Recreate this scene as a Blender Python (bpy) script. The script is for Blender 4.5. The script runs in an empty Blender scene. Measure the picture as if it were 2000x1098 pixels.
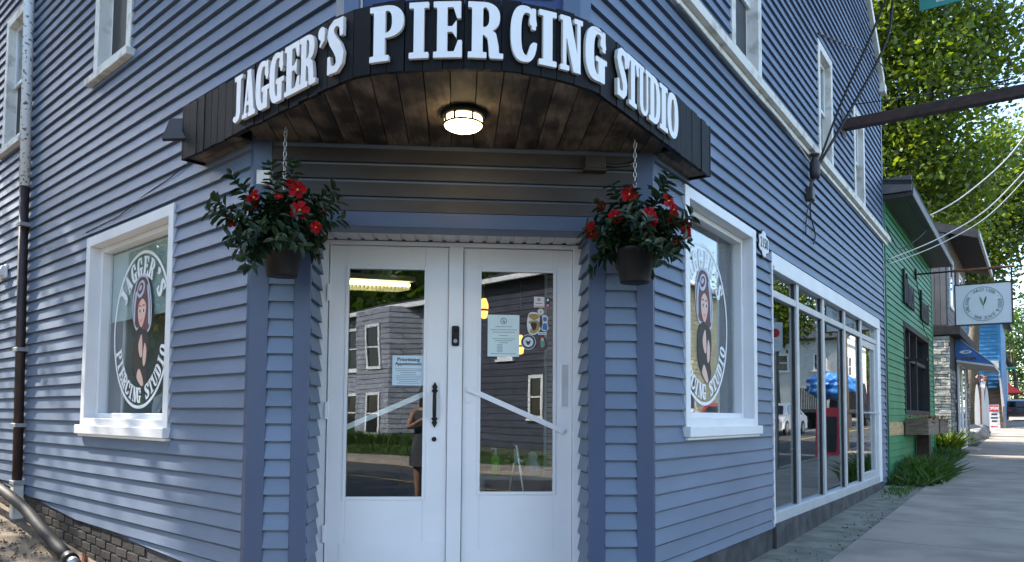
import bpy, bmesh, math, random
import numpy as np
from mathutils import Vector, Matrix
from mathutils.geometry import tessellate_polygon

random.seed(7)
np.random.seed(7)
scene = bpy.context.scene
col = scene.collection
V = Vector

# ------------------------------------------------------------------ camera, sky, sun, exposure
EYE = 1.33
cam_d = bpy.data.cameras.new('camera')
cam = bpy.data.objects.new('camera', cam_d)
col.objects.link(cam)
scene.camera = cam
PITCH, ROLL = 0.0565, 0.0076
fw = V((0, math.cos(PITCH), math.sin(PITCH)))
u0 = V((0, -math.sin(PITCH), math.cos(PITCH)))
r0 = V((1, 0, 0))
rt = r0 * math.cos(ROLL) + u0 * math.sin(ROLL)
up = u0 * math.cos(ROLL) - r0 * math.sin(ROLL)
mw = Matrix(((rt.x, up.x, -fw.x, 0), (rt.y, up.y, -fw.y, 0), (rt.z, up.z, -fw.z, EYE), (0, 0, 0, 1)))
cam.matrix_world = mw
cam_d.sensor_width = 36.0
cam_d.lens = 36.0 * 1509.53 / 2000.0
cam_d.shift_y = (727.66 - 549.0) / 2000.0
cam_d.clip_start = 0.02
cam_d.clip_end = 3000

SUN_EL = math.radians(38)
SUN_H = V((-0.878, 0.478, 0)).normalized()
SUN_DIR = SUN_H * math.cos(SUN_EL) + V((0, 0, math.sin(SUN_EL)))
world = bpy.data.worlds.new('World')
scene.world = world
world.use_nodes = True
wn = world.node_tree
for n in list(wn.nodes):
    wn.nodes.remove(n)
wo = wn.nodes.new('ShaderNodeOutputWorld')
wb = wn.nodes.new('ShaderNodeBackground')
ws = wn.nodes.new('ShaderNodeTexSky')
ws.sky_type = 'NISHITA'
ws.sun_disc = False
ws.sun_elevation = SUN_EL
ws.sun_rotation = math.atan2(SUN_H.x, SUN_H.y)
ws.air_density = 1.0
ws.dust_density = 0.9
ws.ozone_density = 1.0
wb.inputs['Strength'].default_value = 0.15
wn.links.new(ws.outputs[0], wb.inputs[0])
wn.links.new(wb.outputs[0], wo.inputs[0])
sun_d = bpy.data.lights.new('sun', 'SUN')
sun_d.energy = 3.1
sun_d.angle = math.radians(0.53)
sun_d.color = (1.0, 0.93, 0.82)
sun = bpy.data.objects.new('sun', sun_d)
col.objects.link(sun)
sun.rotation_euler = SUN_DIR.to_track_quat('Z', 'Y').to_euler()
sun.location = SUN_DIR * 60
scene.view_settings.view_transform = 'Standard'
scene.view_settings.look = 'None'
scene.view_settings.gamma = 1.0
scene.view_settings.use_curve_mapping = False
scene.view_settings.exposure = 2.15
scene.render.engine = 'CYCLES'
scene.cycles.max_bounces = 10
scene.cycles.transparent_max_bounces = 16

# ------------------------------------------------------------------ frames of the three facades
def basis(o, d, n):
    return (V(o), V(d).normalized(), V(n).normalized())
aC, aL, aR = math.radians(4.0), 0.8226, 0.597
dC = V((math.cos(aC), math.sin(aC), 0)); nC = V((math.sin(aC), -math.cos(aC), 0))
dL = V((-math.sin(aL), math.cos(aL), 0)); nL = V((-math.cos(aL), -math.sin(aL), 0))
dR = V((math.sin(aR), math.cos(aR), 0)); nR = V((math.cos(aR), -math.sin(aR), 0))
P0 = -nC * 5.0
UCL, UCR = -1.308, 1.261
CL = P0 + dC * UCL
CR = P0 + dC * UCR
class Frame:
    def __init__(s, o, d, n):
        s.o, s.d, s.n = V(o), V(d), V(n)
    def __call__(s, u, o, z):
        p = s.o + s.d * u + s.n * o
        return V((p.x, p.y, p.z + z))
    def inv(s, p):
        q = p - s.o
        return q.dot(s.d), q.dot(s.n)
FC, FL, FR = Frame(P0, dC, nC), Frame(CL, dL, nL), Frame(CR, dR, nR)
FW_ = Frame((0, 0, 0), (1, 0, 0), (0, 1, 0))

# ------------------------------------------------------------------ materials
MATS = {}
def new_mat(name):
    m = bpy.data.materials.new(name)
    m.use_nodes = True
    nt = m.node_tree
    b = nt.nodes['Principled BSDF']
    MATS[name] = m
    return m, nt, b
def lin(c):
    return (c[0], c[1], c[2], 1)
def pmat(name, c, rough=0.6, var=0.12, scale=4.0, bump=0.0, bscale=60.0, c2=None, metal=0.0, spec=0.5,
         stretch=(1, 1, 1), rnd=0.0, detail=6.0, island=False, thresh=(0.35, 0.65)):
    m, nt, b = new_mat(name)
    N = nt.nodes; Lk = nt.links
    tc = N.new('ShaderNodeTexCoord')
    mp = N.new('ShaderNodeMapping'); mp.inputs['Scale'].default_value = stretch
    Lk.new(tc.outputs['Object'], mp.inputs['Vector'])
    nz = N.new('ShaderNodeTexNoise'); nz.inputs['Scale'].default_value = scale; nz.inputs['Detail'].default_value = detail
    Lk.new(mp.outputs[0], nz.inputs['Vector'])
    rp = N.new('ShaderNodeValToRGB')
    if c2 is None:
        c2 = tuple(v * (1 - var * 1.6) for v in c)
    rp.color_ramp.elements[0].position = thresh[0]; rp.color_ramp.elements[1].position = thresh[1]
    rp.color_ramp.elements[0].color = lin(c2); rp.color_ramp.elements[1].color = lin(c)
    Lk.new(nz.outputs['Fac'], rp.inputs[0])
    last = rp.outputs[0]
    if rnd:
        if island:
            gi = N.new('ShaderNodeNewGeometry'); ro = gi.outputs['Random Per Island']
        else:
            oi = N.new('ShaderNodeObjectInfo'); ro = oi.outputs['Random']
        mr = N.new('ShaderNodeMapRange'); mr.inputs['To Min'].default_value = 1 - rnd; mr.inputs['To Max'].default_value = 1 + rnd
        Lk.new(ro, mr.inputs['Value'])
        mx = N.new('ShaderNodeVectorMath'); mx.operation = 'SCALE'
        Lk.new(last, mx.inputs[0]); Lk.new(mr.outputs[0], mx.inputs['Scale'])
        last = mx.outputs[0]
    Lk.new(last, b.inputs['Base Color'])
    b.inputs['Roughness'].default_value = rough
    b.inputs['Metallic'].default_value = metal
    b.inputs['Specular IOR Level'].default_value = spec
    if bump:
        n2 = N.new('ShaderNodeTexNoise'); n2.inputs['Scale'].default_value = bscale; n2.inputs['Detail'].default_value = 5
        Lk.new(mp.outputs[0], n2.inputs['Vector'])
        bp = N.new('ShaderNodeBump'); bp.inputs['Strength'].default_value = bump; bp.inputs['Distance'].default_value = 0.01
        Lk.new(n2.outputs['Fac'], bp.inputs['Height']); Lk.new(bp.outputs[0], b.inputs['Normal'])
    return m
def emat(name, c, s):
    m, nt, b = new_mat(name)
    b.inputs['Base Color'].default_value = lin(c)
    b.inputs['Emission Color'].default_value = lin(c)
    b.inputs['Emission Strength'].default_value = s
    return m
def glass_mat(name, ior=1.6, tint=(0.92, 0.95, 0.94), wave=0.0, wscale=1.5):
    m, nt, b = new_mat(name)
    N = nt.nodes; Lk = nt.links
    N.remove(b)
    out = [n for n in N if n.type == 'OUTPUT_MATERIAL'][0]
    tr = N.new('ShaderNodeBsdfTransparent'); tr.inputs[0].default_value = lin(tint)
    gl = N.new('ShaderNodeBsdfGlossy'); gl.inputs['Roughness'].default_value = 0.0
    gl.inputs['Color'].default_value = (0.95, 0.97, 1, 1)
    fr = N.new('ShaderNodeFresnel')
    ge = N.new('ShaderNodeNewGeometry')          # same index seen from either side of the thin pane
    mi = N.new('ShaderNodeMapRange'); mi.inputs['To Min'].default_value = ior; mi.inputs['To Max'].default_value = 1.0 / ior
    Lk.new(ge.outputs['Backfacing'], mi.inputs['Value']); Lk.new(mi.outputs[0], fr.inputs['IOR'])
    mx = N.new('ShaderNodeMixShader')
    if wave:
        tc = N.new('ShaderNodeTexCoord')
        nz = N.new('ShaderNodeTexNoise'); nz.inputs['Scale'].default_value = wscale; nz.inputs['Detail'].default_value = 1
        Lk.new(tc.outputs['Object'], nz.inputs['Vector'])
        bp = N.new('ShaderNodeBump'); bp.inputs['Strength'].default_value = 1.0; bp.inputs['Distance'].default_value = wave
        Lk.new(nz.outputs['Fac'], bp.inputs['Height']); Lk.new(bp.outputs[0], gl.inputs['Normal'])
    Lk.new(fr.outputs[0], mx.inputs[0]); Lk.new(tr.outputs[0], mx.inputs[1]); Lk.new(gl.outputs[0], mx.inputs[2])
    Lk.new(mx.outputs[0], out.inputs[0])
    return m
def leaf_mat(name, c1, c2, trans=0.45, rough=0.4, tcol=None, spec=0.5):
    m, nt, b = new_mat(name)
    N = nt.nodes; Lk = nt.links
    out = [n for n in N if n.type == 'OUTPUT_MATERIAL'][0]
    gi = N.new('ShaderNodeNewGeometry')
    rp = N.new('ShaderNodeValToRGB')
    rp.color_ramp.elements[0].color = lin(c1); rp.color_ramp.elements[1].color = lin(c2)
    Lk.new(gi.outputs['Random Per Island'], rp.inputs[0])
    Lk.new(rp.outputs[0], b.inputs['Base Color'])
    b.inputs['Roughness'].default_value = rough
    b.inputs['Specular IOR Level'].default_value = spec
    tl = N.new('ShaderNodeBsdfTranslucent')
    if tcol is None:
        tcol = (2.2, 1.9, 0.8)
    vm = N.new('ShaderNodeVectorMath'); vm.operation = 'MULTIPLY'; vm.inputs[1].default_value = tcol
    Lk.new(rp.outputs[0], vm.inputs[0]); Lk.new(vm.outputs[0], tl.inputs[0])
    mx = N.new('ShaderNodeMixShader'); mx.inputs[0].default_value = trans
    Lk.new(b.outputs[0], mx.inputs[1]); Lk.new(tl.outputs[0], mx.inputs[2]); Lk.new(mx.outputs[0], out.inputs[0])
    return m

pmat('siding', (0.138, 0.180, 0.255), 0.5, 0.10, 1.3, 0.12, 35, stretch=(1, 1, 2.5), rnd=0.06, spec=0.3)
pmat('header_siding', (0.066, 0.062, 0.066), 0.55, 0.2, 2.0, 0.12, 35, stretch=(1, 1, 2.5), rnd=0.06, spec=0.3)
pmat('post_blue', (0.050, 0.074, 0.140), 0.38, 0.08, 2.0, 0.06, 50)
pmat('upper_trim', (0.085, 0.125, 0.205), 0.42, 0.08, 2.0, 0.06, 50)
pmat('white_paint', (0.74, 0.735, 0.74), 0.42, 0.05, 2.5, 0.06, 40)
pmat('door_white', (0.74, 0.735, 0.755), 0.34, 0.045, 1.7, 0.05, 30)
pmat('old_white', (0.70, 0.67, 0.61), 0.6, 0.25, 7.0, 0.2, 50, c2=(0.42, 0.39, 0.34), thresh=(0.30, 0.50))
pmat('flaky_white', (0.72, 0.71, 0.68), 0.65, 0, 26.0, 0.3, 40, c2=(0.10, 0.10, 0.09), thresh=(0.36, 0.43), detail=3)
pmat('brown_metal', (0.045, 0.022, 0.018), 0.5, 0.3, 8)
pmat('grey_metal', (0.35, 0.35, 0.36), 0.45, 0.15, 8, metal=0.3)
pmat('alu', (0.52, 0.53, 0.55), 0.38, 0.08, 5, metal=0.25)
pmat('black_metal', (0.007, 0.007, 0.008), 0.45, 0.2, 8, spec=0.3)
pmat('black_rubber', (0.022, 0.022, 0.024), 0.65, 0.2, 8, bump=0.1, spec=0.25)
pmat('fascia_black', (0.0065, 0.007, 0.009), 0.6, 0.25, 3.5, 0.35, 22, stretch=(6, 6, 0.8), rnd=0.3, spec=0.16)
pmat('letter_white', (0.80, 0.79, 0.80), 0.38, 0.03, 3)
pmat('letter_edge', (0.66, 0.62, 0.57), 0.5, 0.03, 3)
# stained soffit planks
def stained():
    m, nt, b = new_mat('soffit_wood')
    N = nt.nodes; Lk = nt.links
    tc = N.new('ShaderNodeTexCoord')
    oi = N.new('ShaderNodeObjectInfo')
    ad = N.new('ShaderNodeVectorMath'); ad.operation = 'ADD'
    sc = N.new('ShaderNodeVectorMath'); sc.operation = 'SCALE'; sc.inputs['Scale'].default_value = 7.0
    cb = N.new('ShaderNodeCombineXYZ'); Lk.new(oi.outputs['Random'], cb.inputs[0]); Lk.new(oi.outputs['Random'], cb.inputs[1])
    Lk.new(cb.outputs[0], sc.inputs[0]); Lk.new(tc.outputs['Object'], ad.inputs[0]); Lk.new(sc.outputs[0], ad.inputs[1])
    mp = N.new('ShaderNodeMapping'); mp.inputs['Scale'].default_value = (16, 2.2, 4); Lk.new(ad.outputs[0], mp.inputs['Vector'])
    n1 = N.new('ShaderNodeTexNoise'); n1.inputs['Scale'].default_value = 2.0; n1.inputs['Detail'].default_value = 9; n1.inputs['Roughness'].default_value = 0.7
    Lk.new(mp.outputs[0], n1.inputs['Vector'])
    mp2 = N.new('ShaderNodeMapping'); mp2.inputs['Scale'].default_value = (4.5, 2.6, 2); Lk.new(ad.outputs[0], mp2.inputs['Vector'])
    n2 = N.new('ShaderNodeTexNoise'); n2.inputs['Scale'].default_value = 1.0; n2.inputs['Detail'].default_value = 5
    Lk.new(mp2.outputs[0], n2.inputs['Vector'])
    r1 = N.new('ShaderNodeValToRGB'); e = r1.color_ramp.elements
    e[0].position = 0.30; e[0].color = (0.045, 0.030, 0.020, 1); e[1].position = 0.72; e[1].color = (0.215, 0.165, 0.118, 1)
    Lk.new(n1.outputs['Fac'], r1.inputs[0])
    r2 = N.new('ShaderNodeValToRGB'); e = r2.color_ramp.elements
    e[0].position = 0.40; e[0].color = (0.13, 0.115, 0.11, 1); e[1].position = 0.60; e[1].color = (1, 1, 1, 1)
    Lk.new(n2.outputs['Fac'], r2.inputs[0])
    mu = N.new('ShaderNodeMix'); mu.data_type = 'RGBA'; mu.blend_type = 'MULTIPLY'; mu.inputs[0].default_value = 1.0
    Lk.new(r1.outputs[0], mu.inputs[6]); Lk.new(r2.outputs[0], mu.inputs[7])
    mr = N.new('ShaderNodeMapRange'); mr.inputs['To Min'].default_value = 0.75; mr.inputs['To Max'].default_value = 1.3
    Lk.new(oi.outputs['Random'], mr.inputs['Value'])
    vs = N.new('ShaderNodeVectorMath'); vs.operation = 'SCALE'; Lk.new(mu.outputs[2], vs.inputs[0]); Lk.new(mr.outputs[0], vs.inputs['Scale'])
    Lk.new(vs.outputs[0], b.inputs['Base Color'])
    b.inputs['Roughness'].default_value = 0.75
    bp = N.new('ShaderNodeBump'); bp.inputs['Strength'].default_value = 0.3; bp.inputs['Distance'].default_value = 0.005
    Lk.new(n1.outputs['Fac'], bp.inputs['Height']); Lk.new(bp.outputs[0], b.inputs['Normal'])
stained()
pmat('vinyl_soffit', (0.58, 0.55, 0.53), 0.5, 0.08, 4)
pmat('panel_blue', (0.020, 0.050, 0.165), 0.35, 0.1, 3)
pmat('concrete', (0.365, 0.300, 0.238), 0.9, 0.18, 1.6, 0.6, 120, c2=(0.255, 0.21, 0.168), rnd=0.10, detail=10.0, thresh=(0.36, 0.60))
pmat('old_concrete', (0.24, 0.225, 0.175), 0.95, 0.25, 5, 0.7, 90, c2=(0.13, 0.125, 0.085))
pmat('foundation', (0.075, 0.072, 0.075), 0.9, 0.3, 5, 0.6, 50, c2=(0.028, 0.027, 0.028))
pmat('asphalt', (0.066, 0.065, 0.064), 0.9, 0.2, 3.0, 0.5, 150)
pmat('road_line', (0.6, 0.6, 0.58), 0.8, 0.2, 9)
pmat('road_line_yellow', (0.55, 0.38, 0.08), 0.8, 0.2, 9)
pmat('dirt', (0.30, 0.225, 0.15), 0.95, 0.3, 6, 0.8, 90, c2=(0.17, 0.13, 0.09))
pmat('joint_dirt', (0.045, 0.042, 0.034), 1.0, 0.3, 9)
pmat('earth', (0.09, 0.10, 0.05), 1.0, 0.3, 1.5)
pmat('gravel', (0.22, 0.20, 0.18), 0.95, 0.3, 30, 0.5, 100, rnd=0.35, island=True)
pmat('litter', (0.14, 0.095, 0.055), 0.9, 0.3, 30, rnd=0.5, island=True)
pmat('brick_dark', (0.026, 0.020, 0.019), 0.9, 0.3, 8, 0.5, 60, rnd=0.3)
glass_mat('glass', 1.80, (0.93, 0.96, 0.95), 0.0012, 1.3)
glass_mat('glass_shop', 1.85, (0.82, 0.88, 0.88), 0.0010, 0.9)
glass_mat('glass_plain', 1.6, (0.8, 0.85, 0.85))
pmat('dark_sash', (0.028, 0.027, 0.028), 0.5, 0.2, 8)
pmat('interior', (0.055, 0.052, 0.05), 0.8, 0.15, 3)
pmat('interior_pale', (0.42, 0.43, 0.42), 0.8, 0.1, 2)
pmat('interior_floor', (0.09, 0.07, 0.055), 0.5, 0.2, 3)
pmat('blind', (0.50, 0.58, 0.57), 0.8, 0.05, 3)
pmat('paper', (0.62, 0.74, 0.74), 0.7, 0.03, 3)
pmat('paper_blue', (0.55, 0.66, 0.74), 0.7, 0.05, 3)
pmat('ink', (0.03, 0.035, 0.045), 0.7, 0.1, 3)
pmat('ink_grey', (0.22, 0.26, 0.27), 0.7, 0.1, 3)
pmat('decal_white', (0.80, 0.80, 0.80), 0.5, 0.02, 3)
pmat('skin_print', (0.74, 0.47, 0.38), 0.6, 0.03, 3)
pmat('pink_print', (0.72, 0.28, 0.26), 0.6, 0.03, 3)
pmat('hair_print', (0.13, 0.045, 0.045), 0.6, 0.1, 3)
pmat('hair_hi', (0.50, 0.55, 0.66), 0.6, 0.1, 3)
pmat('black_print', (0.030, 0.026, 0.024), 0.6, 0.1, 3)
pmat('plastic_pot', (0.0095, 0.0085, 0.0085), 0.5, 0.1, 5, spec=0.3)
leaf_mat('basket_leaf', (0.006, 0.017, 0.008), (0.026, 0.056, 0.020), 0.12, 0.36, (1.6, 1.6, 0.7))
leaf_mat('petal_red', (0.19, 0.002, 0.005), (0.32, 0.004, 0.009), 0.15, 0.6, (1.5, 1.2, 1.2), 0.12)
pmat('flower_eye', (0.75, 0.42, 0.03), 0.6, 0.1, 5)
pmat('stem_green', (0.06, 0.10, 0.035), 0.6, 0.2, 8)
pmat('galv', (0.46, 0.46, 0.47), 0.38, 0.15, 12, metal=0.7)
pmat('green_paint', (0.016, 0.195, 0.080), 0.55, 0.15, 1.6, 0.15, 30, c2=(0.012, 0.145, 0.058), rnd=0.10)
pmat('bare_wood', (0.52, 0.34, 0.17), 0.7, 0.2, 3, stretch=(1, 1, 8))
pmat('weathered_wood', (0.22, 0.165, 0.115), 0.85, 0.3, 3, 0.4, 40, stretch=(2, 2, 12), rnd=0.2)
pmat('rust_brown', (0.06, 0.028, 0.022), 0.7, 0.35, 9, 0.3, 40)
pmat('rust_orange', (0.22, 0.085, 0.03), 0.8, 0.4, 14, 0.3, 40)
pmat('black_wood', (0.016, 0.015, 0.016), 0.7, 0.3, 6, 0.3, 40)
pmat('roof_dark', (0.035, 0.034, 0.036), 0.9, 0.3, 10, 0.5, 60)
pmat('gutter_dark', (0.045, 0.038, 0.036), 0.5, 0.3, 6)
pmat('stone_white', (0.72, 0.67, 0.58), 0.85, 0.25, 9, 0.7, 40, rnd=0.3)
pmat('stone_grey', (0.24, 0.23, 0.22), 0.9, 0.3, 8, 0.8, 30, rnd=0.35)
pmat('mortar', (0.05, 0.047, 0.044), 0.95, 0.2, 9)
pmat('grey_board', (0.155, 0.145, 0.145), 0.7, 0.15, 4, rnd=0.12)
pmat('tan_board', (0.42, 0.33, 0.24), 0.7, 0.15, 4, rnd=0.2)
pmat('awning_blue', (0.055, 0.16, 0.40), 0.8, 0.1, 4)
pmat('awning_white', (0.62, 0.60, 0.55), 0.8, 0.1, 4)
pmat('blue_house', (0.035, 0.20, 0.42), 0.6, 0.12, 3, rnd=0.08)
pmat('red_awning', (0.30, 0.016, 0.022), 0.8, 0.1, 4)
pmat('sign_white', (0.70, 0.72, 0.72), 0.5, 0.03, 3)
pmat('sign_red', (0.55, 0.02, 0.03), 0.6, 0.05, 3)
pmat('sign_green', (0.0, 0.20, 0.155), 0.4, 0.05, 3)
pmat('leaf_print', (0.20, 0.30, 0.12), 0.6, 0.1, 9)
pmat('leaf_print_dark', (0.06, 0.12, 0.07), 0.6, 0.1, 9)
leaf_mat('maple_leaf', (0.018, 0.045, 0.008), (0.100, 0.160, 0.020), 0.48, 0.42, (2.6, 2.0, 0.55))
leaf_mat('dark_leaf', (0.022, 0.055, 0.012), (0.060, 0.115, 0.022), 0.42, 0.45, (2.0, 1.9, 0.6))
leaf_mat('grass_blade', (0.030, 0.075, 0.012), (0.085, 0.155, 0.030), 0.3, 0.6, (1.5, 1.5, 0.6))
pmat('bark', (0.16, 0.125, 0.09), 0.95, 0.3, 6, 0.8, 20, stretch=(3, 3, 0.6))
pmat('shingle_grey', (0.27, 0.29, 0.34), 0.8, 0.25, 3, 0.3, 40, c2=(0.19, 0.205, 0.24), rnd=0.12)
pmat('shingle_navy', (0.045, 0.05, 0.075), 0.8, 0.25, 3, rnd=0.12)
pmat('yellow_siding', (0.66, 0.58, 0.34), 0.7, 0.12, 3, rnd=0.05)
pmat('end_green', (0.05, 0.08, 0.055), 0.7, 0.12, 3)
pmat('red_siding', (0.36, 0.055, 0.05), 0.7, 0.12, 3, rnd=0.05)
pmat('white_siding', (0.62, 0.61, 0.58), 0.7, 0.1, 3)
pmat('tarp_blue', (0.03, 0.17, 0.50), 0.4, 0.15, 6, 0.4, 8)
pmat('truck_dark', (0.03, 0.03, 0.033), 0.4, 0.2, 5)
pmat('car_white', (0.72, 0.73, 0.74), 0.25, 0.03, 3)
pmat('car_black', (0.015, 0.016, 0.018), 0.22, 0.03, 3)
pmat('car_red', (0.35, 0.015, 0.02), 0.25, 0.03, 3)
pmat('tyre', (0.018, 0.018, 0.018), 0.85, 0.1, 9)
pmat('car_glass', (0.012, 0.014, 0.016), 0.06, 0.02, 3)
pmat('chalk_black', (0.025, 0.025, 0.025), 0.8, 0.3, 9)
pmat('pole_wood', (0.17, 0.14, 0.11), 0.9, 0.25, 4, 0.4, 20)
pmat('wire_black', (0.010, 0.010, 0.011), 0.5, 0.1, 9)
pmat('wire_white', (0.50, 0.48, 0.44), 0.5, 0.1, 9)
pmat('skin', (0.30, 0.17, 0.12), 0.55, 0.08, 9)
pmat('dress_grey', (0.050, 0.055, 0.065), 0.85, 0.15, 6, 0.2, 60)
pmat('hair_dark', (0.03, 0.018, 0.012), 0.6, 0.2, 20)
pmat('soap_green', (0.16, 0.50, 0.015), 0.25, 0.05, 5)
pmat('clear_grey', (0.36, 0.42, 0.42), 0.25, 0.1, 9)
pmat('chrome', (0.62, 0.64, 0.64), 0.2, 0.05, 9, metal=0.8)
pmat('brush_orange', (0.55, 0.10, 0.025), 0.7, 0.15, 9)
pmat('cloth_teal', (0.10, 0.15, 0.17), 0.9, 0.3, 12, 0.6, 60)
pmat('gold', (0.45, 0.30, 0.08), 0.5, 0.2, 9)
pmat('sticker_blue', (0.06, 0.16, 0.45), 0.5, 0.1, 9)
pmat('sticker_teal', (0.08, 0.35, 0.28), 0.5, 0.1, 9)
pmat('sticker_navy', (0.03, 0.05, 0.09), 0.5, 0.1, 9)
emat('lamp_glow', (1.0, 0.74, 0.36), 4.5)
emat('tube_glow', (1.0, 0.84, 0.36), 3.5)
emat('amber_glow', (1.0, 0.42, 0.08), 0.8)
M = MATS

# ------------------------------------------------------------------ mesh helpers
class MB:
    def __init__(s):
        s.v = []; s.f = []
    def add(s, vs, fs):
        k = len(s.v)
        s.v.extend([tuple(p) for p in vs]); s.f.extend([tuple(i + k for i in f) for f in fs])
        return s
    def hexa(s, p):            # 8 points: bottom ring 0-3, top ring 4-7
        return s.add(p, [(3, 2, 1, 0), (4, 5, 6, 7), (0, 1, 5, 4), (1, 2, 6, 5), (2, 3, 7, 6), (3, 0, 4, 7)])
    def box(s, F, u0, u1, o0, o1, z0, z1):
        return s.hexa([F(u0, o0, z0), F(u1, o0, z0), F(u1, o1, z0), F(u0, o1, z0),
                       F(u0, o0, z1), F(u1, o0, z1), F(u1, o1, z1), F(u0, o1, z1)])
    def bbox(s, F, u0, u1, o0, o1, z0, z1, b=0.004):
        # box with chamfered edges (24 verts)
        if min(abs(u1 - u0), abs(o1 - o0), abs(z1 - z0)) < 2.5 * b:
            return s.box(F, u0, u1, o0, o1, z0, z1)
        bm = bmesh.new()
        r = bmesh.ops.create_cube(bm, size=1.0)
        for v in bm.verts:
            v.co = V(((u0 + u1) / 2 + v.co.x * (u1 - u0), (o0 + o1) / 2 + v.co.y * (o1 - o0), (z0 + z1) / 2 + v.co.z * (z1 - z0)))
        bmesh.ops.bevel(bm, geom=list(bm.edges), offset=b, segments=1, affect='EDGES')
        bm.verts.index_update()
        s.add([F(*v.co) for v in bm.verts], [[v.index for v in f.verts] for f in bm.faces])
        bm.free()
        return s
    def prism(s, pts, vec):     # extrude planar loop of points by vec
        n = len(pts); vec = V(vec)
        vs = [V(p) for p in pts] + [V(p) + vec for p in pts]
        fs = [tuple(range(n))[::-1], tuple(range(n, 2 * n))] + [(i, (i + 1) % n, n + (i + 1) % n, n + i) for i in range(n)]
        return s.add(vs, fs)
    def tube(s, pts, r, n=8, cap=True):
        pts = [V(p) for p in pts]
        if not isinstance(r, (list, tuple)):
            r = [r] * len(pts)
        rings = []
        ref = None
        for i, p in enumerate(pts):
            t = (pts[min(i + 1, len(pts) - 1)] - pts[max(i - 1, 0)]).normalized()
            if ref is None:
                ref = t.orthogonal().normalized()
            ref = (ref - t * ref.dot(t))
            ref = ref.normalized() if ref.length > 1e-6 else t.orthogonal().normalized()
            b = t.cross(ref)
            rings.append([p + (ref * math.cos(a) + b * math.sin(a)) * r[i] for a in [2 * math.pi * k / n for k in range(n)]])
        vs = [q for g in rings for q in g]
        fs = []
        for i in range(len(pts) - 1):
            for k in range(n):
                fs.append((i * n + k, i * n + (k + 1) % n, (i + 1) * n + (k + 1) % n, (i + 1) * n + k))
        if cap:
            fs.append(tuple(range(n))[::-1]); m = (len(pts) - 1) * n; fs.append(tuple(range(m, m + n)))
        return s.add(vs, fs)
    def lathe(s, c, prof, n=20, axis=None):     # prof: list (r, z) about vertical axis at c
        c = V(c); vs = []; fs = []
        for r, z in prof:
            for k in range(n):
                a = 2 * math.pi * k / n
                vs.append(c + V((r * math.cos(a), r * math.sin(a), z)))
        for i in range(len(prof) - 1):
            for k in range(n):
                fs.append((i * n + k, i * n + (k + 1) % n, (i + 1) * n + (k + 1) % n, (i + 1) * n + k))
        fs.append(tuple(range(n))[::-1]); m = (len(prof) - 1) * n; fs.append(tuple(range(m, m + n)))
        return s.add(vs, fs)
    def poly(s, pts):
        return s.add(pts, [tuple(range(len(pts)))])
    def build(s, name, mat, parent=None, smooth=False, fix=True):
        me = bpy.data.meshes.new(name)
        off = origin_of(parent)
        me.from_pydata([(p[0] - off[0], p[1] - off[1], p[2] - off[2]) for p in s.v], [], s.f)
        if fix:
            bm = bmesh.new(); bm.from_mesh(me); bmesh.ops.recalc_face_normals(bm, faces=bm.faces); bm.to_mesh(me); bm.free()
        me.materials.append(M[mat] if isinstance(mat, str) else mat)
        if smooth:
            me.polygons.foreach_set('use_smooth', [True] * len(me.polygons))
        return link(name, me, parent)
def origin_of(p):
    if p is None:
        return V((0, 0, 0))
    while p.parent:
        p = p.parent
    return p.location
def link(name, data, parent=None):
    o = bpy.data.objects.new(name, data)
    col.objects.link(o)
    if parent is not None:
        o.parent = parent
    return o
def thing(name, label, cat, loc=(0, 0, 0), group=None):
    o = link(name, None)
    o.empty_display_size = 0.1
    o.location = loc
    o['label'] = label; o['category'] = cat
    if group: o['group'] = group
    return o
def tag(o, label, cat, group=None):
    o['label'] = label; o['category'] = cat
    if group: o['group'] = group
    return o
def base_at(o, p):
    # move the origin of a single-mesh thing to its base without moving the mesh
    p = V(p)
    o.data.transform(Matrix.Translation(-p)); o.location = p
    return o
def structure(o):
    o['kind'] = 'structure'; return o
def stuff(o):
    o['kind'] = 'stuff'; return o
def quads(name, Q, mat, parent=None):
    # Q: (N,k,3) array of polygons
    Q = np.asarray(Q, dtype=np.float64)
    off = origin_of(parent)
    Q = Q - np.array(off)
    n, k, _ = Q.shape
    me = bpy.data.meshes.new(name)
    me.vertices.add(n * k); me.vertices.foreach_set('co', Q.reshape(-1).astype(np.float32))
    me.loops.add(n * k); me.loops.foreach_set('vertex_index', np.arange(n * k, dtype=np.int32))
    me.polygons.add(n); me.polygons.foreach_set('loop_start', np.arange(0, n * k, k, dtype=np.int32))
    me.polygons.foreach_set('loop_total', np.full(n, k, dtype=np.int32))
    me.update(calc_edges=True)
    me.materials.append(M[mat])
    return link(name, me, parent)
def text_mesh(s, size=1.0, align='CENTER', spacing=1.0):
    c = bpy.data.curves.new('t', 'FONT'); c.body = s; c.size = size; c.align_x = align; c.align_y = 'CENTER'; c.space_character = spacing
    c.resolution_u = 3
    o = bpy.data.objects.new('t', c); col.objects.link(o)
    dg = bpy.context.evaluated_depsgraph_get()
    me = o.evaluated_get(dg).to_mesh()
    vs = [v.co.copy() for v in me.vertices]; fs = [tuple(p.vertices) for p in me.polygons]
    o.evaluated_get(dg).to_mesh_clear()
    bpy.data.objects.remove(o); bpy.data.curves.remove(c)
    return vs, fs
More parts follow.
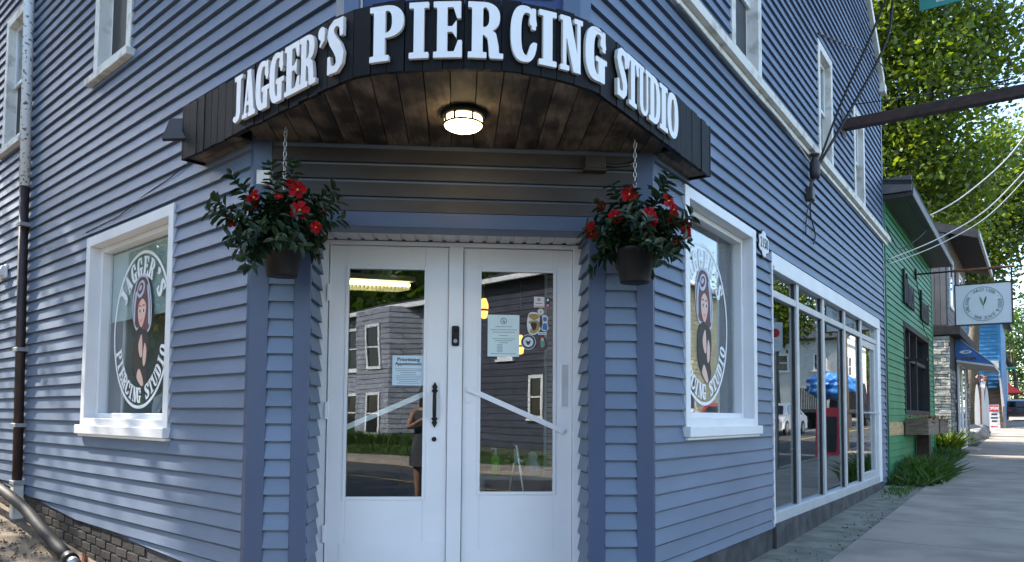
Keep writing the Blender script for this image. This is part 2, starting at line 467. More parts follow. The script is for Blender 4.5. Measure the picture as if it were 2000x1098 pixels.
def put_text(mb, F, s, u, o, z, size, flip=False, sx=1.0, rot=0.0, bold=0.0):
    vs, fs = text_mesh(s, size)
    c, sn = math.cos(rot), math.sin(rot)
    k = -1 if flip else 1
    pts = []
    for v in vs:
        x, y = v.x * sx, v.y
        x, y = x * c - y * sn, x * sn + y * c
        pts.append(F(u + k * x, o, z + y))
    mb.add(pts, fs)
    if bold:
        for dx in (-bold, bold):
            mb.add([F(u + k * (v.x * sx + dx) * c - k * v.y * sn, o + 0.0002, z + (v.x * sx + dx) * sn + v.y * c) for v in vs], fs)
# ------------------------------------------------------------------ ground
def gz(x, y):
    p = V((x, y, 0))
    s, o = FR.inv(p); t, ol = FL.inv(p)
    z = 0.055 + (0.0215 * s if s > 0 else 0.010 * max(s, -14))
    w = min(1.0, max(0.0, (-o - 2.0)))
    z += 0.088 * min(max(0.0, t - 1.8), 12.0) * w
    if s > 90: z -= 0.006 * (s - 90)
    if o > 9: z += min(0.05 * (o - 9), 0.5)
    return z
def gpt(F, u, o, dz=0.0):
    p = F(u, o, 0); return V((p.x, p.y, gz(p.x, p.y) + dz))
def sheet(name, F, us, os_, dz, mat, kerb=0.0):
    mb = MB(); nu, no = len(us), len(os_)
    vs = [gpt(F, u, o, dz) for u in us for o in os_]
    fs = [(i * no + j, (i + 1) * no + j, (i + 1) * no + j + 1, i * no + j + 1) for i in range(nu - 1) for j in range(no - 1)]
    if kerb:
        k = len(vs)
        ring = [i * no + no - 1 for i in range(nu)]
        vs += [vs[i] - V((0, 0, kerb)) for i in ring]
        fs += [(ring[i], ring[i + 1], k + i + 1, k + i) for i in range(nu - 1)]
        ring = [i * no for i in range(nu)]; k = len(vs)
        vs += [vs[i] - V((0, 0, kerb)) for i in ring]
        fs += [(ring[i], k + i, k + i + 1, ring[i + 1]) for i in range(nu - 1)]
    mb.add(vs, fs)
    return structure(mb.build(name, mat, fix=True))
def rng(a, b, st):
    n = max(1, int(round((b - a) / st))); return [a + (b - a) * i / n for i in range(n + 1)]
sheet('ground', FW_, rng(-400, 400, 10), rng(-400, 500, 10), -0.32, 'earth')
sheet('road', FR, rng(-60, 200, 2), rng(2.4, 8.8, 0.8), -0.13, 'asphalt')
sheet('side_road', FL, rng(-24, 70, 2), rng(5.35, 10.5, 0.8), -0.126, 'asphalt')
sheet('far_pavement', FR, rng(-60, 200, 2), rng(8.85, 10.0, 0.4), 0.0, 'concrete', 0.15)
sheet('grass_verge', FR, rng(-60, 28, 1.5), rng(10.02, 40, 2), -0.01, 'earth')
mk = sheet('road_marking', FR, rng(-60, 120, 2), [5.5, 5.62], -0.118, 'road_line_yellow')
mk = sheet('edge_marking', FR, rng(2, 120, 2), [7.4, 7.5], -0.118, 'road_line')
# pavement beside the shop: narrow worn strip along the wall, then slabs
sheet('wall_strip', FR, rng(-1.2, 9.3, 0.5), [-0.3, 0.1, 0.3, 0.57], -0.012, 'old_concrete')
sw = sheet('sidewalk', FR, rng(-3.2, 150, 1.5), [-0.5, 0.6, 1.2, 1.8, 2.2], -0.02, 'joint_dirt')
kb = sheet('kerb', FR, rng(-3.2, 150, 1.5), [2.205, 2.36], 0.004, 'concrete', 0.16)
s0 = -2.4
while s0 < 30:
    ln = 1.52
    mb = MB()
    for (a, b) in ((0.585, 2.19),):
        mb.hexa([gpt(FR, s0 + 0.011, a, -0.06), gpt(FR, s0 + ln - 0.011, a, -0.06), gpt(FR, s0 + ln - 0.011, b, -0.06), gpt(FR, s0 + 0.011, b, -0.06),
                 gpt(FR, s0 + 0.011, a), gpt(FR, s0 + ln - 0.011, a), gpt(FR, s0 + ln - 0.011, b), gpt(FR, s0 + 0.011, b)])
    mb.build('slab', 'concrete', sw)
    s0 += ln
sheet('sidewalk_far', FR, rng(s0 + 0.01, 150, 2), [0.2, 0.6, 2.19], 0.0, 'concrete')
# the corner and the bare earth along the left street
def corner_sheet():
    # fan of ground between both wall frames in front of the door
    mb = MB(); N = 18; R_ = 14
    vs = []
    for i in range(N + 1):
        t = i / N
        a = FL(-2.2 + 0.0, 2.6, 0).lerp(FR(-3.21, 2.2, 0), t)
        b = FL(0.0, -0.4, 0).lerp(FR(-0.0, -0.4, 0), t)
        for j in range(R_ + 1):
            p = b.lerp(a, j / R_)
            vs.append(V((p.x, p.y, gz(p.x, p.y) - 0.014)))
    fs = [(i * (R_ + 1) + j, (i + 1) * (R_ + 1) + j, (i + 1) * (R_ + 1) + j + 1, i * (R_ + 1) + j + 1) for i in range(N) for j in range(R_)]
    mb.add(vs, fs)
    return structure(mb.build('corner_pavement', 'concrete'))
corner_sheet()
sheet('bare_earth', FL, rng(-1.2, 7.8, 0.6), rng(-0.3, 5.3, 0.35), -0.022, 'dirt', 0.12)
sheet('side_lane', FL, rng(7.8, 60, 1.0), rng(-0.3, 5.3, 0.7), -0.022, 'asphalt')
# gravel and leaf litter
def scatter(name, F, n, us, os_, size, mat, flat=0.5, bias=1.0):
    Q = []
    for i in range(n):
        u = random.uniform(*us); o = os_[0] + (os_[1] - os_[0]) * random.random() ** bias
        p = gpt(F, u, o, 0.0); r = size * random.uniform(0.4, 1.3); a = random.uniform(0, 6.28)
        h = r * flat * random.uniform(0.6, 1.4)
        ring = [p + V((math.cos(a + k * 2.09 + random.uniform(-.3, .3)) * r, math.sin(a + k * 2.09) * r, -0.012)) for k in range(3)]
        top = p + V((random.uniform(-.3, .3) * r, random.uniform(-.3, .3) * r, h))
        for k in range(3):
            Q.append([ring[k], ring[(k + 1) % 3], top])
    return stuff(quads(name, [[tuple(c) for c in q] for q in Q], mat))
g = scatter('gravel', FL, 4200, (1.2, 7.5), (0.15, 2.6), 0.008, 'gravel', 0.55)
tag(g, 'loose gravel scattered over the bare earth under the drainpipe', 'gravel')
g = scatter('leaf_litter', FR, 230, (0.2, 16), (0.16, 0.64), 0.013, 'litter', 0.25, 0.8)
tag(g, 'dry leaf crumbs along the worn strip beside the shop wall', 'leaf litter')
g = scatter('fallen_leaves', FL, 120, (2.2, 5.5), (0.2, 0.9), 0.022, 'litter', 0.4)
tag(g, 'dry brown leaves lying by the drainpipe foot', 'leaf litter')

# ------------------------------------------------------------------ the corner shop building
B = thing('clapboard_building', 'slate blue clapboard corner building with white trim and double glass doors', 'building', (P0.x, P0.y + 0.5, 0.0))

def wall_cells(F, u0, u1, z0, z1, ops, o0, o1, mb):
    us = sorted(set([u0, u1] + [v for q in ops for v in (q[0], q[1]) if u0 < v < u1]))
    zs = sorted(set([z0, z1] + [v for q in ops for v in (q[2], q[3]) if z0 < v < z1]))
    for i in range(len(us) - 1):
        run = None
        for j in range(len(zs) - 1):
            cu, cz = (us[i] + us[i + 1]) / 2, (zs[j] + zs[j + 1]) / 2
            solid = not any(q[0] < cu < q[1] and q[2] < cz < q[3] for q in ops)
            if solid:
                run = (run[0], zs[j + 1]) if run else (zs[j], zs[j + 1])
            if (not solid or j == len(zs) - 2) and run:
                mb.box(F, us[i], us[i + 1], o0, o1, run[0], run[1]); run = None
def clapboards(F, u0, u1, z0, z1, ops, phase, parent, exp=0.111, zb=None, ucut=None, lip=0.030, joined_above=99, mat='siding', wob=0.0025, name='clapboard', seg=0.9):
    k0 = math.floor((z0 - phase) / exp)
    zc = phase + k0 * exp
    joined = MB()
    rr = random.Random(int(u1 * 100) + 3)
    while zc < z1 - 0.01:
        a, b = zc, zc + exp
        lo, hi = max(a, z0), min(b, z1)
        ua, ub = u0, u1
        if ucut:
            ua, ub = ucut(hi, ua, ub)
        ivs = [(ua, ub, lo, hi)]
        for q in ops:
            out = []
            for (x0, x1, y0, y1) in ivs:
                if q[3] <= y0 + 1e-4 or q[2] >= y1 - 1e-4 or q[1] <= x0 or q[0] >= x1:
                    out.append((x0, x1, y0, y1)); continue
                if x0 < q[0]: out.append((x0, q[0], y0, y1))
                if x1 > q[1]: out.append((q[1], x1, y0, y1))
                m0, m1 = max(x0, q[0]), min(x1, q[1])
                if q[2] - y0 > 0.012: out.append((m0, m1, y0, q[2]))
                if y1 - q[3] > 0.012: out.append((m0, m1, q[3], y1))
            ivs = out
        dl = rr.uniform(-0.0022, 0.0022)
        ph = rr.uniform(0, 6)
        for (x0, x1, y0, y1) in ivs:
            if x1 - x0 < 0.015: continue
            if zb:
                # trimmed bottom edge: start where the foundation leaves room
                n = 24; xs = [x0 + (x1 - x0) * i / n for i in range(n + 1)]
                ok = [x for x in xs if zb(x) < y1 - 0.02]
                if len(ok) < 2: continue
                x0, x1 = ok[0], ok[-1]
            n = max(1, int((x1 - x0) / seg))
            gap = 0.016 if y1 == b else 0.0
            vs = []
            for i in range(n + 1):
                x = x0 + (x1 - x0) * i / n
                w = wob * math.sin(x * 1.7 + ph) + rr.uniform(-1, 1) * wob * 0.35 if y0 == a else 0
                zz = max(y0, zb(x)) if zb else y0
                f0 = (zz - a) / exp; f1 = (y1 - a) / exp
                t0 = (lip + dl) * (1 - f0) + 0.010 * f0; t1 = (lip + dl) * (1 - f1) + 0.010 * f1
                vs += [F(x, 0, zz + w), F(x, t0, zz + w), F(x, t1, y1 - gap), F(x, 0, y1 - gap)]
            fs = [(0, 1, 2, 3), (4 * n + 3, 4 * n + 2, 4 * n + 1, 4 * n)]
            for i in range(n):
                k = 4 * i
                fs += [(k, k + 4, k + 5, k + 1), (k + 1, k + 5, k + 6, k + 2), (k + 2, k + 6, k + 7, k + 3)]
            if zc > joined_above:
                joined.add(vs, fs)
            else:
                MB().add(vs, fs).build(name, mat, parent)
        zc += exp
    if joined.v:
        stuff(joined.build('upper_clapboards', mat, parent))

L_OPS = [(1.141, 2.934, 1.15, 2.893), (2.10, 2.95, 4.345, 5.95), (5.08, 5.88, 4.33, 5.93)]
R_OPS = [(0.545, 2.238, 1.185, 3.022), (2.78, 8.87, -1.0, 2.93), (1.63, 2.49, 4.445, 5.95), (4.82, 5.60, 4.445, 5.90), (7.0, 7.80, 4.445, 5.84)]
def shrink(q, a):
    return (q[0] + a, q[1] - a, q[2] + a, q[3] - a)
mb = MB(); wall_cells(FL, 0.0, 8.6, 0.20, 7.25, [shrink(q, 0.02) for q in L_OPS], -0.16, 0.0, mb); mb.box(FL, -0.97, 0.0, -0.16, 0.0, 3.40, 7.25)
wallL = mb.build('wall', 'siding', B)
mb = MB(); mb.box(FR, -0.95, 0.0, -0.16, 0.0, 3.40, 7.17); wall_cells(FR, 0.0, 9.4, 0.20, 7.17, [shrink(q, 0.02) if q[2] > -0.5 else (2.8, 8.85, -1, 2.91) for q in R_OPS], -0.16, 0.0, mb)
mb.prism([FR(0, -0.16, 7.17), FR(9.4, -0.16, 7.17), FR(4.7, -0.16, 10.6)], nR * 0.16)
wallR = mb.build('wall', 'siding', B)
mb = MB()
mb.box(FC, UCL + 0.02, -0.968, -0.16, 0.0, 0.0, 3.5)
mb.box(FC, 0.873, UCR - 0.02, -0.16, 0.0, 0.0, 3.5)
mb.box(FC, -0.968, 0.873, -0.16, 0.0, 2.545, 3.5)
mb.box(FC, -1.12, -0.968, -0.60, -0.16, 0.0, 2.9)
mb.box(FC, 0.873, 1.03, -0.60, -0.16, 0.0, 2.9)
mb.box(FC, -0.968, 0.873, -0.60, -0.44, 2.565, 2.9)
wallC = mb.build('wall', 'siding', B)

zbL = lambda u: float(np.interp(u, [0, 0.9, 3.06, 5.43, 8.6], [0.268, 0.302, 0.392, 0.575, 0.83]))
clapboards(FL, 0.03, 8.6, 0.25, 3.483, L_OPS, 1.374, wallL, zb=zbL)
clapboards(FL, -0.90, 8.6, 3.483, 7.25, L_OPS, 1.374, wallL, joined_above=6.5)
def rcut(z, a, b):
    if z > 7.17:
        d = (z - 7.17) / 0.73
        return (max(a, 0) + d, b - d)
    return (a, b)
clapboards(FR, 0.012, 9.38, 0.30, 3.493, R_OPS, 1.162, wallR)
clapboards(FR, -0.88, 9.38, 3.493, 10.4, R_OPS + [(-1, 9.4, 4.335, 4.445)], 1.162, wallR, ucut=rcut, joined_above=7.95)
FCl = Frame(FC(-0.968, 0, 0), -nC, dC)
FCr = Frame(FC(0.873, 0, 0), -nC, -dC)
clapboards(FC, -1.208, -1.048, 0.20, 2.54, [], 1.162, wallC, wob=0.001)
clapboards(FC, 0.958, 1.166, 0.20, 2.54, [], 1.162, wallC, wob=0.001)
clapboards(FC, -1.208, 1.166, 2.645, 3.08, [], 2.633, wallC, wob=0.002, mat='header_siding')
clapboards(FCl, 0.026, 0.40, 0.15, 2.54, [], 1.19, wallC, wob=0.001)
clapboards(FCr, 0.026, 0.40, 0.15, 2.54, [], 1.19, wallC, wob=0.001)
# corner posts and trim boards
def corner_post(FA, ua, FB, ub):
    mb = MB()
    pa, pb = FA(ua, 0.0, 0), FB(ub, 0.0, 0)
    a2, b2 = FA(ua, 0.028, 0), FB(ub, 0.028, 0)
    # meet point of both outer planes
    A = FA(0, 0.028, 0); Bp = FB(0, 0.028, 0)
    det = FA.d.x * (-FB.d.y) - FA.d.y * (-FB.d.x)
    r = Bp - A
    t = (r.x * (-FB.d.y) - r.y * (-FB.d.x)) / det
    c = A + FA.d * t
    loop = [pa, a2, c, b2, pb]
    zb = 0.12
    mb.prism([V((p.x, p.y, zb)) for p in loop], (0, 0, 3.44 - zb))
    return mb.build('corner_post', 'post_blue', B)
corner_post(FC, -1.208, FL, 0.03)
corner_post(FC, 1.166, FR, 0.012)
for a, b, s in ((-1.048, -0.944, 1), (0.849, 0.958, -1)):
    MB().bbox(FC, a, b, 0.0, 0.026, 0.12, 2.545, 0.003).build('inner_post', 'post_blue', B)
MB().bbox(FC, -1.208, 1.166, 0.0, 0.024, 2.545, 2.645, 0.003).build('header_board', 'post_blue', B)
# upper chamfer: the storey above projects over the door, glossy blue panels between two posts
MB().box(FC, -0.58, 0.58, 0.60, 0.70, 3.40, 7.2).build('upper_panel', 'panel_blue', B)
def upper_post(FA, ua, u0, u1):
    mb = MB()
    lp = [FA(ua, 0.0, 0), FA(ua, 0.030, 0), FC(u0, 0.775, 0), FC(u1, 0.775, 0), FC(u1, 0.62, 0)]
    mb.prism([V((p.x, p.y, 3.40)) for p in lp], (0, 0, 3.8)); return mb.build('upper_post', 'upper_trim', B)
upper_post(FL, -0.90, -0.655, -0.575)
upper_post(FR, -0.88, 0.668, 0.572)
mb = MB()
mb.box(FC, 0.272, 0.280, 0.7005, 0.716, 3.735, 4.6); mb.box(FC, 0.512, 0.520, 0.7005, 0.716, 3.735, 4.6); mb.box(FC, 0.272, 0.520, 0.7005, 0.716, 3.727, 3.735)
mb.build('panel_bead', 'old_white', B)
MB().box(FC, 0.281, 0.511, 0.7008, 0.708, 3.736, 4.6).build('inset_panel', 'upper_trim', B)
MB().box(FC, -0.572, -0.562, 0.7005, 0.72, 3.45, 7.2).build('panel_bead', 'old_white', B)

# belt course, rake boards, foundation
n = 12
mb = MB()
for i in range(n):
    a, b = 9.78 * i / n, 9.78 * (i + 1) / n
    mb.hexa([FR(a, 0.0, 4.338), FR(b, 0.0, 4.338), FR(b, 0.095, 4.352), FR(a, 0.095, 4.352), FR(a, 0.0, 4.45), FR(b, 0.0, 4.45), FR(b, 0.10, 4.425), FR(a, 0.10, 4.425)])
mb.build('belt_course', 'old_white', B)
mb = MB()
mb.box(FR, 0, 9.7, 0.0, 0.05, 4.29, 4.336)
mb.build('belt_moulding', 'old_white', B)
mb = MB()
for s, e in ((9.62, 4.7), (-0.2, 4.7)):
    za, zb_ = 7.02, 10.62
    mb.hexa([FR(s, 0.0, za), FR(e, 0.0, zb_ - 0.01), FR(e, 0.07, zb_ - 0.01), FR(s, 0.07, za), FR(s, 0.0, za + 0.17), FR(e, 0.0, zb_ + 0.16), FR(e, 0.07, zb_ + 0.16), FR(s, 0.07, za + 0.17)])
mb.box(FR, 9.40, 9.60, 0.0, 0.10, 6.88, 7.02)
mb.build('rake_board', 'old_white', B)
mb = MB()
for s, e in ((9.64, 4.7), (-0.24, 4.7)):
    mb.hexa([FR(s, -9, 7.19), FR(e, -9, 10.79), FR(e, 0.06, 10.79), FR(s, 0.06, 7.19), FR(s, -9, 7.25), FR(e, -9, 10.85), FR(e, 0.06, 10.85), FR(s, 0.06, 7.25)])
mb.build('roof', 'roof_dark', B)
MB().bbox(FR, 9.39, 9.46, -0.16, 0.03, 0.40, 6.85).build('end_board', 'post_blue', B)
# foundation: painted concrete on the right, dark brick on the left
mb = MB(); mb.box(FR, 0.0, 9.4, -0.15, 0.008, -0.5, 0.305); mb.box(FR, 2.76, 8.9, -0.10, 0.045, -0.5, 0.335)
mb.build('foundation', 'foundation', B)
mb = MB()
for i in range(14):
    a, b = 8.6 * i / 14, 8.6 * (i + 1) / 14
    mb.hexa([FL(a, -.15, -.5), FL(b, -.15, -.5), FL(b, .004, -.5), FL(a, .004, -.5), FL(a, -.15, zbL(a) + .01), FL(b, -.15, zbL(b) + .01), FL(b, .004, zbL(b) + .01), FL(a, .004, zbL(a) + .01)])
fo = mb.build('foundation', 'foundation', B)
for r_ in range(5):
    for i in range(30):
        u = 1.4 + i * 0.225 + (r_ % 2) * 0.11; z = 0.02 + 0.075 * r_ + (u - 1.4) * 0.045
        if z + 0.066 > zbL(u): continue
        MB().bbox(FL, u, u + 0.212, -0.02, 0.012 + random.uniform(-.003, .003), z, z + 0.064, 0.004).build('brick', 'brick_dark', fo)
MB().bbox(FC, -1.25, 1.2, -0.43, 0.06, -0.3, 0.13, 0.01).build('door_step', 'concrete', B)

# ------------------------------------------------------------------ windows
def casing(F, q, w, o0, o1, mb, b=0.003, bottom=True):
    u0, u1, z0, z1 = q
    mb.bbox(F, u0, u0 + w, o0, o1, z0, z1, b)
    mb.bbox(F, u1 - w, u1, o0, o1, z0, z1, b)
    mb.bbox(F, u0 + w, u1 - w, o0, o1 - 0.001, z1 - w, z1, b)
    if bottom: mb.bbox(F, u0 + w, u1 - w, o0, o1 - 0.001, z0, z0 + w, b)
def display_window(F, q, mat='white_paint'):
    u0, u1, z0, z1 = q
    mb = MB()
    casing(F, (u0, u1, z0 + 0.05, z1), 0.085, -0.16, 0.036, mb)
    w = mb.build('window', mat, B)
    mb = MB()
    casing(F, (u0 + 0.085, u1 - 0.085, z0 + 0.135, z1 - 0.085), 0.045, -0.15, -0.06, mb)
    mb.build('sash', mat, w)
    mb = MB()
    mb.bbox(F, u0 - 0.02, u1 + 0.02, -0.02, 0.075, z0, z0 + 0.075, 0.004)
    mb.bbox(F, u0 - 0.005, u1 + 0.005, 0.0, 0.05, z0 - 0.022, z0 - 0.002, 0.003)
    mb.build('sill', mat, w)
    mb = MB()
    mb.box(F, u0 + 0.12, u1 - 0.12, -0.135, -0.130, z0 + 0.17, z1 - 0.12)
    mb.build('pane', 'glass', w)
    return w
winL = display_window(FL, (1.141, 2.934, 1.15, 2.893))
winR = display_window(FR, (0.545, 2.238, 1.19, 3.022))
# pale roller blind and return behind the left window
MB().box(FL, 1.28, 2.80, -0.158, -0.154, 2.14, 2.75).build('roller_blind', 'blind', winL)
MB().box(FL, 2.62, 2.66, -0.9, -0.2, 1.1, 2.95).build('inner_return', 'interior_pale', winL)
MB().box(FL, 1.2, 2.66, -0.55, -0.2, 1.13, 1.16).build('inner_ledge', 'interior_pale', winL)
MB().box(FR, 1.88, 1.92, -0.9, -0.2, 1.1, 3.0).build('inner_return', 'interior_pale', winR)
MB().box(FR, 0.6, 1.88, -0.55, -0.2, 1.15, 1.18).build('inner_ledge', 'interior_pale', winR)
def sash_window(F, q, sill=True, mat='old_white'):
    u0, u1, z0, z1 = q
    mb = MB(); casing(F, q, 0.10, -0.15, 0.034, mb)
    w = mb.build('window', mat, B)
    zm = (z0 + z1) / 2
    a, b = u0 + 0.10, u1 - 0.10
    mb = MB(); casing(F, (a, b, zm - 0.02, z1 - 0.10), 0.045, -0.07, -0.04, mb); s1 = mb.build('upper_sash', 'white_paint', w)
    mb = MB(); casing(F, (a, b, z0 + 0.10, zm + 0.02), 0.045, -0.105, -0.075, mb); s2 = mb.build('lower_sash', 'white_paint', w)
    MB().box(F, a + 0.03, b - 0.03, -0.058, -0.053, zm, z1 - 0.12).build('pane', 'glass_plain', w)
    MB().box(F, a + 0.03, b - 0.03, -0.094, -0.089, z0 + 0.12, zm).build('pane', 'glass_plain', w)
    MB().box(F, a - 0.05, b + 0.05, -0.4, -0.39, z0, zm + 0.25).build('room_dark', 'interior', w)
    MB().box(F, a - 0.05, b + 0.05, -0.3, -0.295, zm + 0.1, z1).build('roller_blind', 'blind', w)
    MB().box(F, a + 0.045, b - 0.045, -0.074, -0.070, z0 + 0.145, zm - 0.02).build('insect_screen', 'dark_sash', w)
    if sill:
        MB().bbox(F, u0 - 0.06, u1 + 0.06, -0.02, 0.085, z0 - 0.045, z0 + 0.02, 0.004).build('sill', mat, w)
    return w
for q in L_OPS[1:]:
    sash_window(FL, q)
for q in R_OPS[2:]:
    sash_window(FR, q, sill=False)

# ------------------------------------------------------------------ shop front on the right wall
mb = MB()
mb.bbox(FR, 2.78, 8.87, -0.10, 0.030, 2.80, 2.93, 0.004)
mb.bbox(FR, 2.80, 8.85, -0.10, 0.045, 2.755, 2.80, 0.003)
mb.bbox(FR, 8.62, 8.87, -0.12, 0.034, 0.34, 2.80, 0.004)
mb.bbox(FR, 2.755, 2.785, -0.06, 0.032, 0.31, 2.93, 0.003)
shop = mb.build('shop_front', 'white_paint', B)
MB().bbox(FR, 2.785, 8.62, -0.10, 0.035, 0.335, 0.44, 0.004).build('bottom_rail', 'alu', shop)
MB().bbox(FR, 2.785, 8.62, -0.055, 0.012, 2.505, 2.575, 0.003).build('transom', 'alu', shop)
ms = [3.72, 4.92, 6.15, 7.30]
for m_ in ms:
    MB().bbox(FR, m_, m_ + 0.085, -0.05, 0.018, 0.44, 2.755, 0.003).build('mullion', 'alu', shop)
    MB().box(FR, m_ - 0.026, m_ - 0.001, -0.05, -0.006, 0.44, 2.755).build('gasket', 'dark_sash', shop)
ed = [2.785] + ms + [8.62]
for i in range(4):
    MB().box(FR, ed[i] + 0.01, ed[i + 1], -0.025, -0.020, 0.44, 2.505).build('pane', 'glass_shop', shop)
for i in range(5):
    MB().box(FR, ed[i] + 0.01, ed[i + 1], -0.025, -0.020, 2.575, 2.76).build('transom_pane', 'glass_shop', shop)
mb = MB()
casing(FR, (7.42, 8.60, 0.44, 2.50), 0.10, -0.05, -0.002, mb)
dr = mb.build('shop_door', 'alu', shop)
MB().box(FR, 7.50, 8.52, -0.032, -0.027, 0.5, 2.42).build('door_pane', 'glass_shop', shop)
MB().tube([FR(7.55, 0.0, 1.42), FR(7.55, 0.05, 1.42), FR(8.5, 0.05, 1.42), FR(8.5, 0.0, 1.42)], 0.014, 6).build('push_bar', 'alu', shop)
# room behind the shop front
mb = MB()
mb.box(FR, 2.75, 9.3, -4.6, -0.17, 0.30, 0.33)
room2 = mb.build('shop_floor', 'interior_floor', B)
mb = MB(); mb.box(FR, 2.75, 9.3, -4.6, -0.17, 2.95, 2.98); mb.box(FR, 2.70, 2.75, -4.6, -0.17, 0.3, 2.98); mb.box(FR, 9.3, 9.35, -4.6, -0.17, 0.3, 2.98); mb.box(FR, 2.7, 9.35, -4.65, -4.6, 0.3, 2.98)
mb.build('shop_room', 'interior', B)
for i in range(4):
    MB().box(FR, ed[i] + 0.35, ed[i + 1] - 0.05, -0.55, -0.54, 0.5, 2.4).build('sheer_curtain', 'curtain', shop) if 'curtain' in M else None

# ------------------------------------------------------------------ entrance doors
DO = -0.43
fr = MB()
fr.bbox(FC, -0.968, -0.905, DO - 0.10, DO + 0.03, 0.12, 2.548, 0.003)
fr.bbox(FC, 0.808, 0.873, DO - 0.10, DO + 0.03, 0.12, 2.548, 0.003)
fr.bbox(FC, -0.905, 0.808, DO - 0.10, DO + 0.028, 2.520, 2.548, 0.003)
frame = fr.build('door_frame', 'door_white', B)
MB().bbox(FC, -0.072, 0.030, DO - 0.06, DO + 0.034, 0.13, 2.520, 0.004).build('mullion', 'door_white', frame)
MB().bbox(FC, -0.895, -0.885, DO + 0.0301, DO + 0.040, 0.13, 2.52, 0.002).build('door_stop', 'door_white', frame)
def door(u0, u1, pu0, pu1, pz0, pz1, out):
    mb = MB()
    o0, o1 = DO - 0.05, DO + out
    mb.bbox(FC, u0, pu0, o0, o1, 0.14, 2.515, 0.003)
    mb.bbox(FC, pu1, u1, o0, o1, 0.14, 2.515, 0.003)
    mb.bbox(FC, pu0, pu1, o0, o1 - 0.0005, pz1, 2.515, 0.003)
    mb.bbox(FC, pu0, pu1, o0, o1 - 0.0005, 0.14, pz0, 0.003)
    d = mb.build('door', 'door_white', B)
    mb = MB()
    casing(FC, (pu0 - 0.018, pu1 + 0.018, pz0 - 0.018, pz1 + 0.018), 0.022, o1 - 0.004, o1 + 0.007, mb, 0.002)
    mb.build('glazing_bead', 'door_white', d)
    MB().box(FC, pu0 - 0.005, pu1 + 0.005, DO - 0.012, DO - 0.007, pz0 - 0.005, pz1 + 0.005).build('pane', 'glass', d)
    return d
doorA = door(-0.900, -0.0745, -0.768, -0.238, 0.765, 2.356, 0.012)
doorB = door(0.033, 0.806, 0.155, 0.674, 0.800, 2.355, 0.004)
MB().bbox(FC, -0.80, -0.10, DO + 0.0121, DO + 0.0165, 0.16, 0.455, 0.002).build('kick_panel', 'door_white', doorA)
MB().bbox(FC, 0.07, 0.78, DO + 0.0041, DO + 0.008, 0.16, 0.395, 0.002).build('kick_panel', 'door_white', doorB)
for z in (2.18, 1.36, 0.52):
    MB().bbox(FC, -0.912, -0.894, DO + 0.012, DO + 0.046, z - 0.06, z + 0.06, 0.003).build('hinge', 'door_white', doorA)
MB().bbox(FC, -0.125, -0.082, DO + 0.0121, DO + 0.017, 1.09, 1.60, 0.002).build('lock_plate', 'door_white', doorA)
# wrought pull handle
mb = MB()
hx = -0.160
mb.tube([FC(hx, DO + 0.02, 1.50), FC(hx, DO + 0.052, 1.47), FC(hx, DO + 0.058, 1.42), FC(hx, DO + 0.058, 1.37), FC(hx, DO + 0.052, 1.33), FC(hx, DO + 0.02, 1.30)], [0.011, 0.013, 0.014, 0.014, 0.013, 0.011], 8)
for zc, sg in ((1.515, 1), (1.295, -1)):
    pts = [(-0.008, -0.03), (-0.024, -0.012), (-0.012, 0.0), (-0.020, 0.014), (0, 0.05), (0.020, 0.014), (0.012, 0.0), (0.024, -0.012), (0.008, -0.03)]
    mb.prism([FC(hx + x, DO + 0.013, zc + sg * y) for x, y in pts], nC * 0.010)
mb.build('pull_handle', 'black_metal', doorA, smooth=False)
MB().prism([FC(-0.161 + 0.017 * math.cos(a), DO + 0.012, 1.166 + 0.017 * math.sin(a)) for a in np.linspace(0, 6.283, 13)[:-1]], nC * 0.008).build('keyhole', 'black_metal', doorA)
for (u, z, d_, oo) in ((-0.185, 1.659, doorA, 0.012), (0.076, 1.443, doorB, 0.004)):
    MB().prism([FC(u + 0.024 * math.cos(a), DO + oo, z + 0.024 * math.sin(a)) for a in np.linspace(0, 6.283, 17)[:-1]], nC * 0.006).build('blank_rose', 'door_white', d_)
# diagonal bars: one behind the left pane, one across the right door
def bar(F, a, b, w, o0, o1, name, parent, mat):
    d = V((b[0] - a[0], b[1] - a[1], 0)).normalized(); n_ = V((-d.y, d.x, 0)) * w / 2
    pts = [(a[0] + n_.x, a[1] + n_.y), (b[0] + n_.x, b[1] + n_.y), (b[0] - n_.x, b[1] - n_.y), (a[0] - n_.x, a[1] - n_.y)]
    return MB().prism([F(p[0], o0, p[1]) for p in pts], F.n * (o1 - o0)).build(name, mat, parent)
bar(FC, (-0.80, 1.232), (-0.215, 1.490), 0.036, DO - 0.045, DO - 0.03, 'brace_bar', doorA, 'door_white')
bar(FC, (0.070, 1.520), (0.748, 1.225), 0.036, DO + 0.012, DO + 0.026, 'brace_bar', doorB, 'door_white')
mb = MB(); casing(FC, (0.724, 0.790, 1.39, 1.705), 0.010, DO + 0.0041, DO + 0.009, mb, 0.001)
mb.build('mail_slot', 'door_white', doorB)
MB().box(FC, 0.734, 0.780, DO + 0.004, DO + 0.0055, 1.40, 1.695).build('slot_flap', 'alu', doorB)
# ribbed soffit over the doors
for i in range(19):
    a = -0.944 + i * 0.0943
    mb = MB()
    mb.bbox(FC, a + 0.001, a + 0.070, DO + 0.03, 0.0, 2.552, 2.566, 0.003)
    mb.box(FC, a + 0.070, a + 0.0945, DO + 0.03, 0.0, 2.562, 2.568)
    mb.build('soffit_strip', 'vinyl_soffit', wallC)
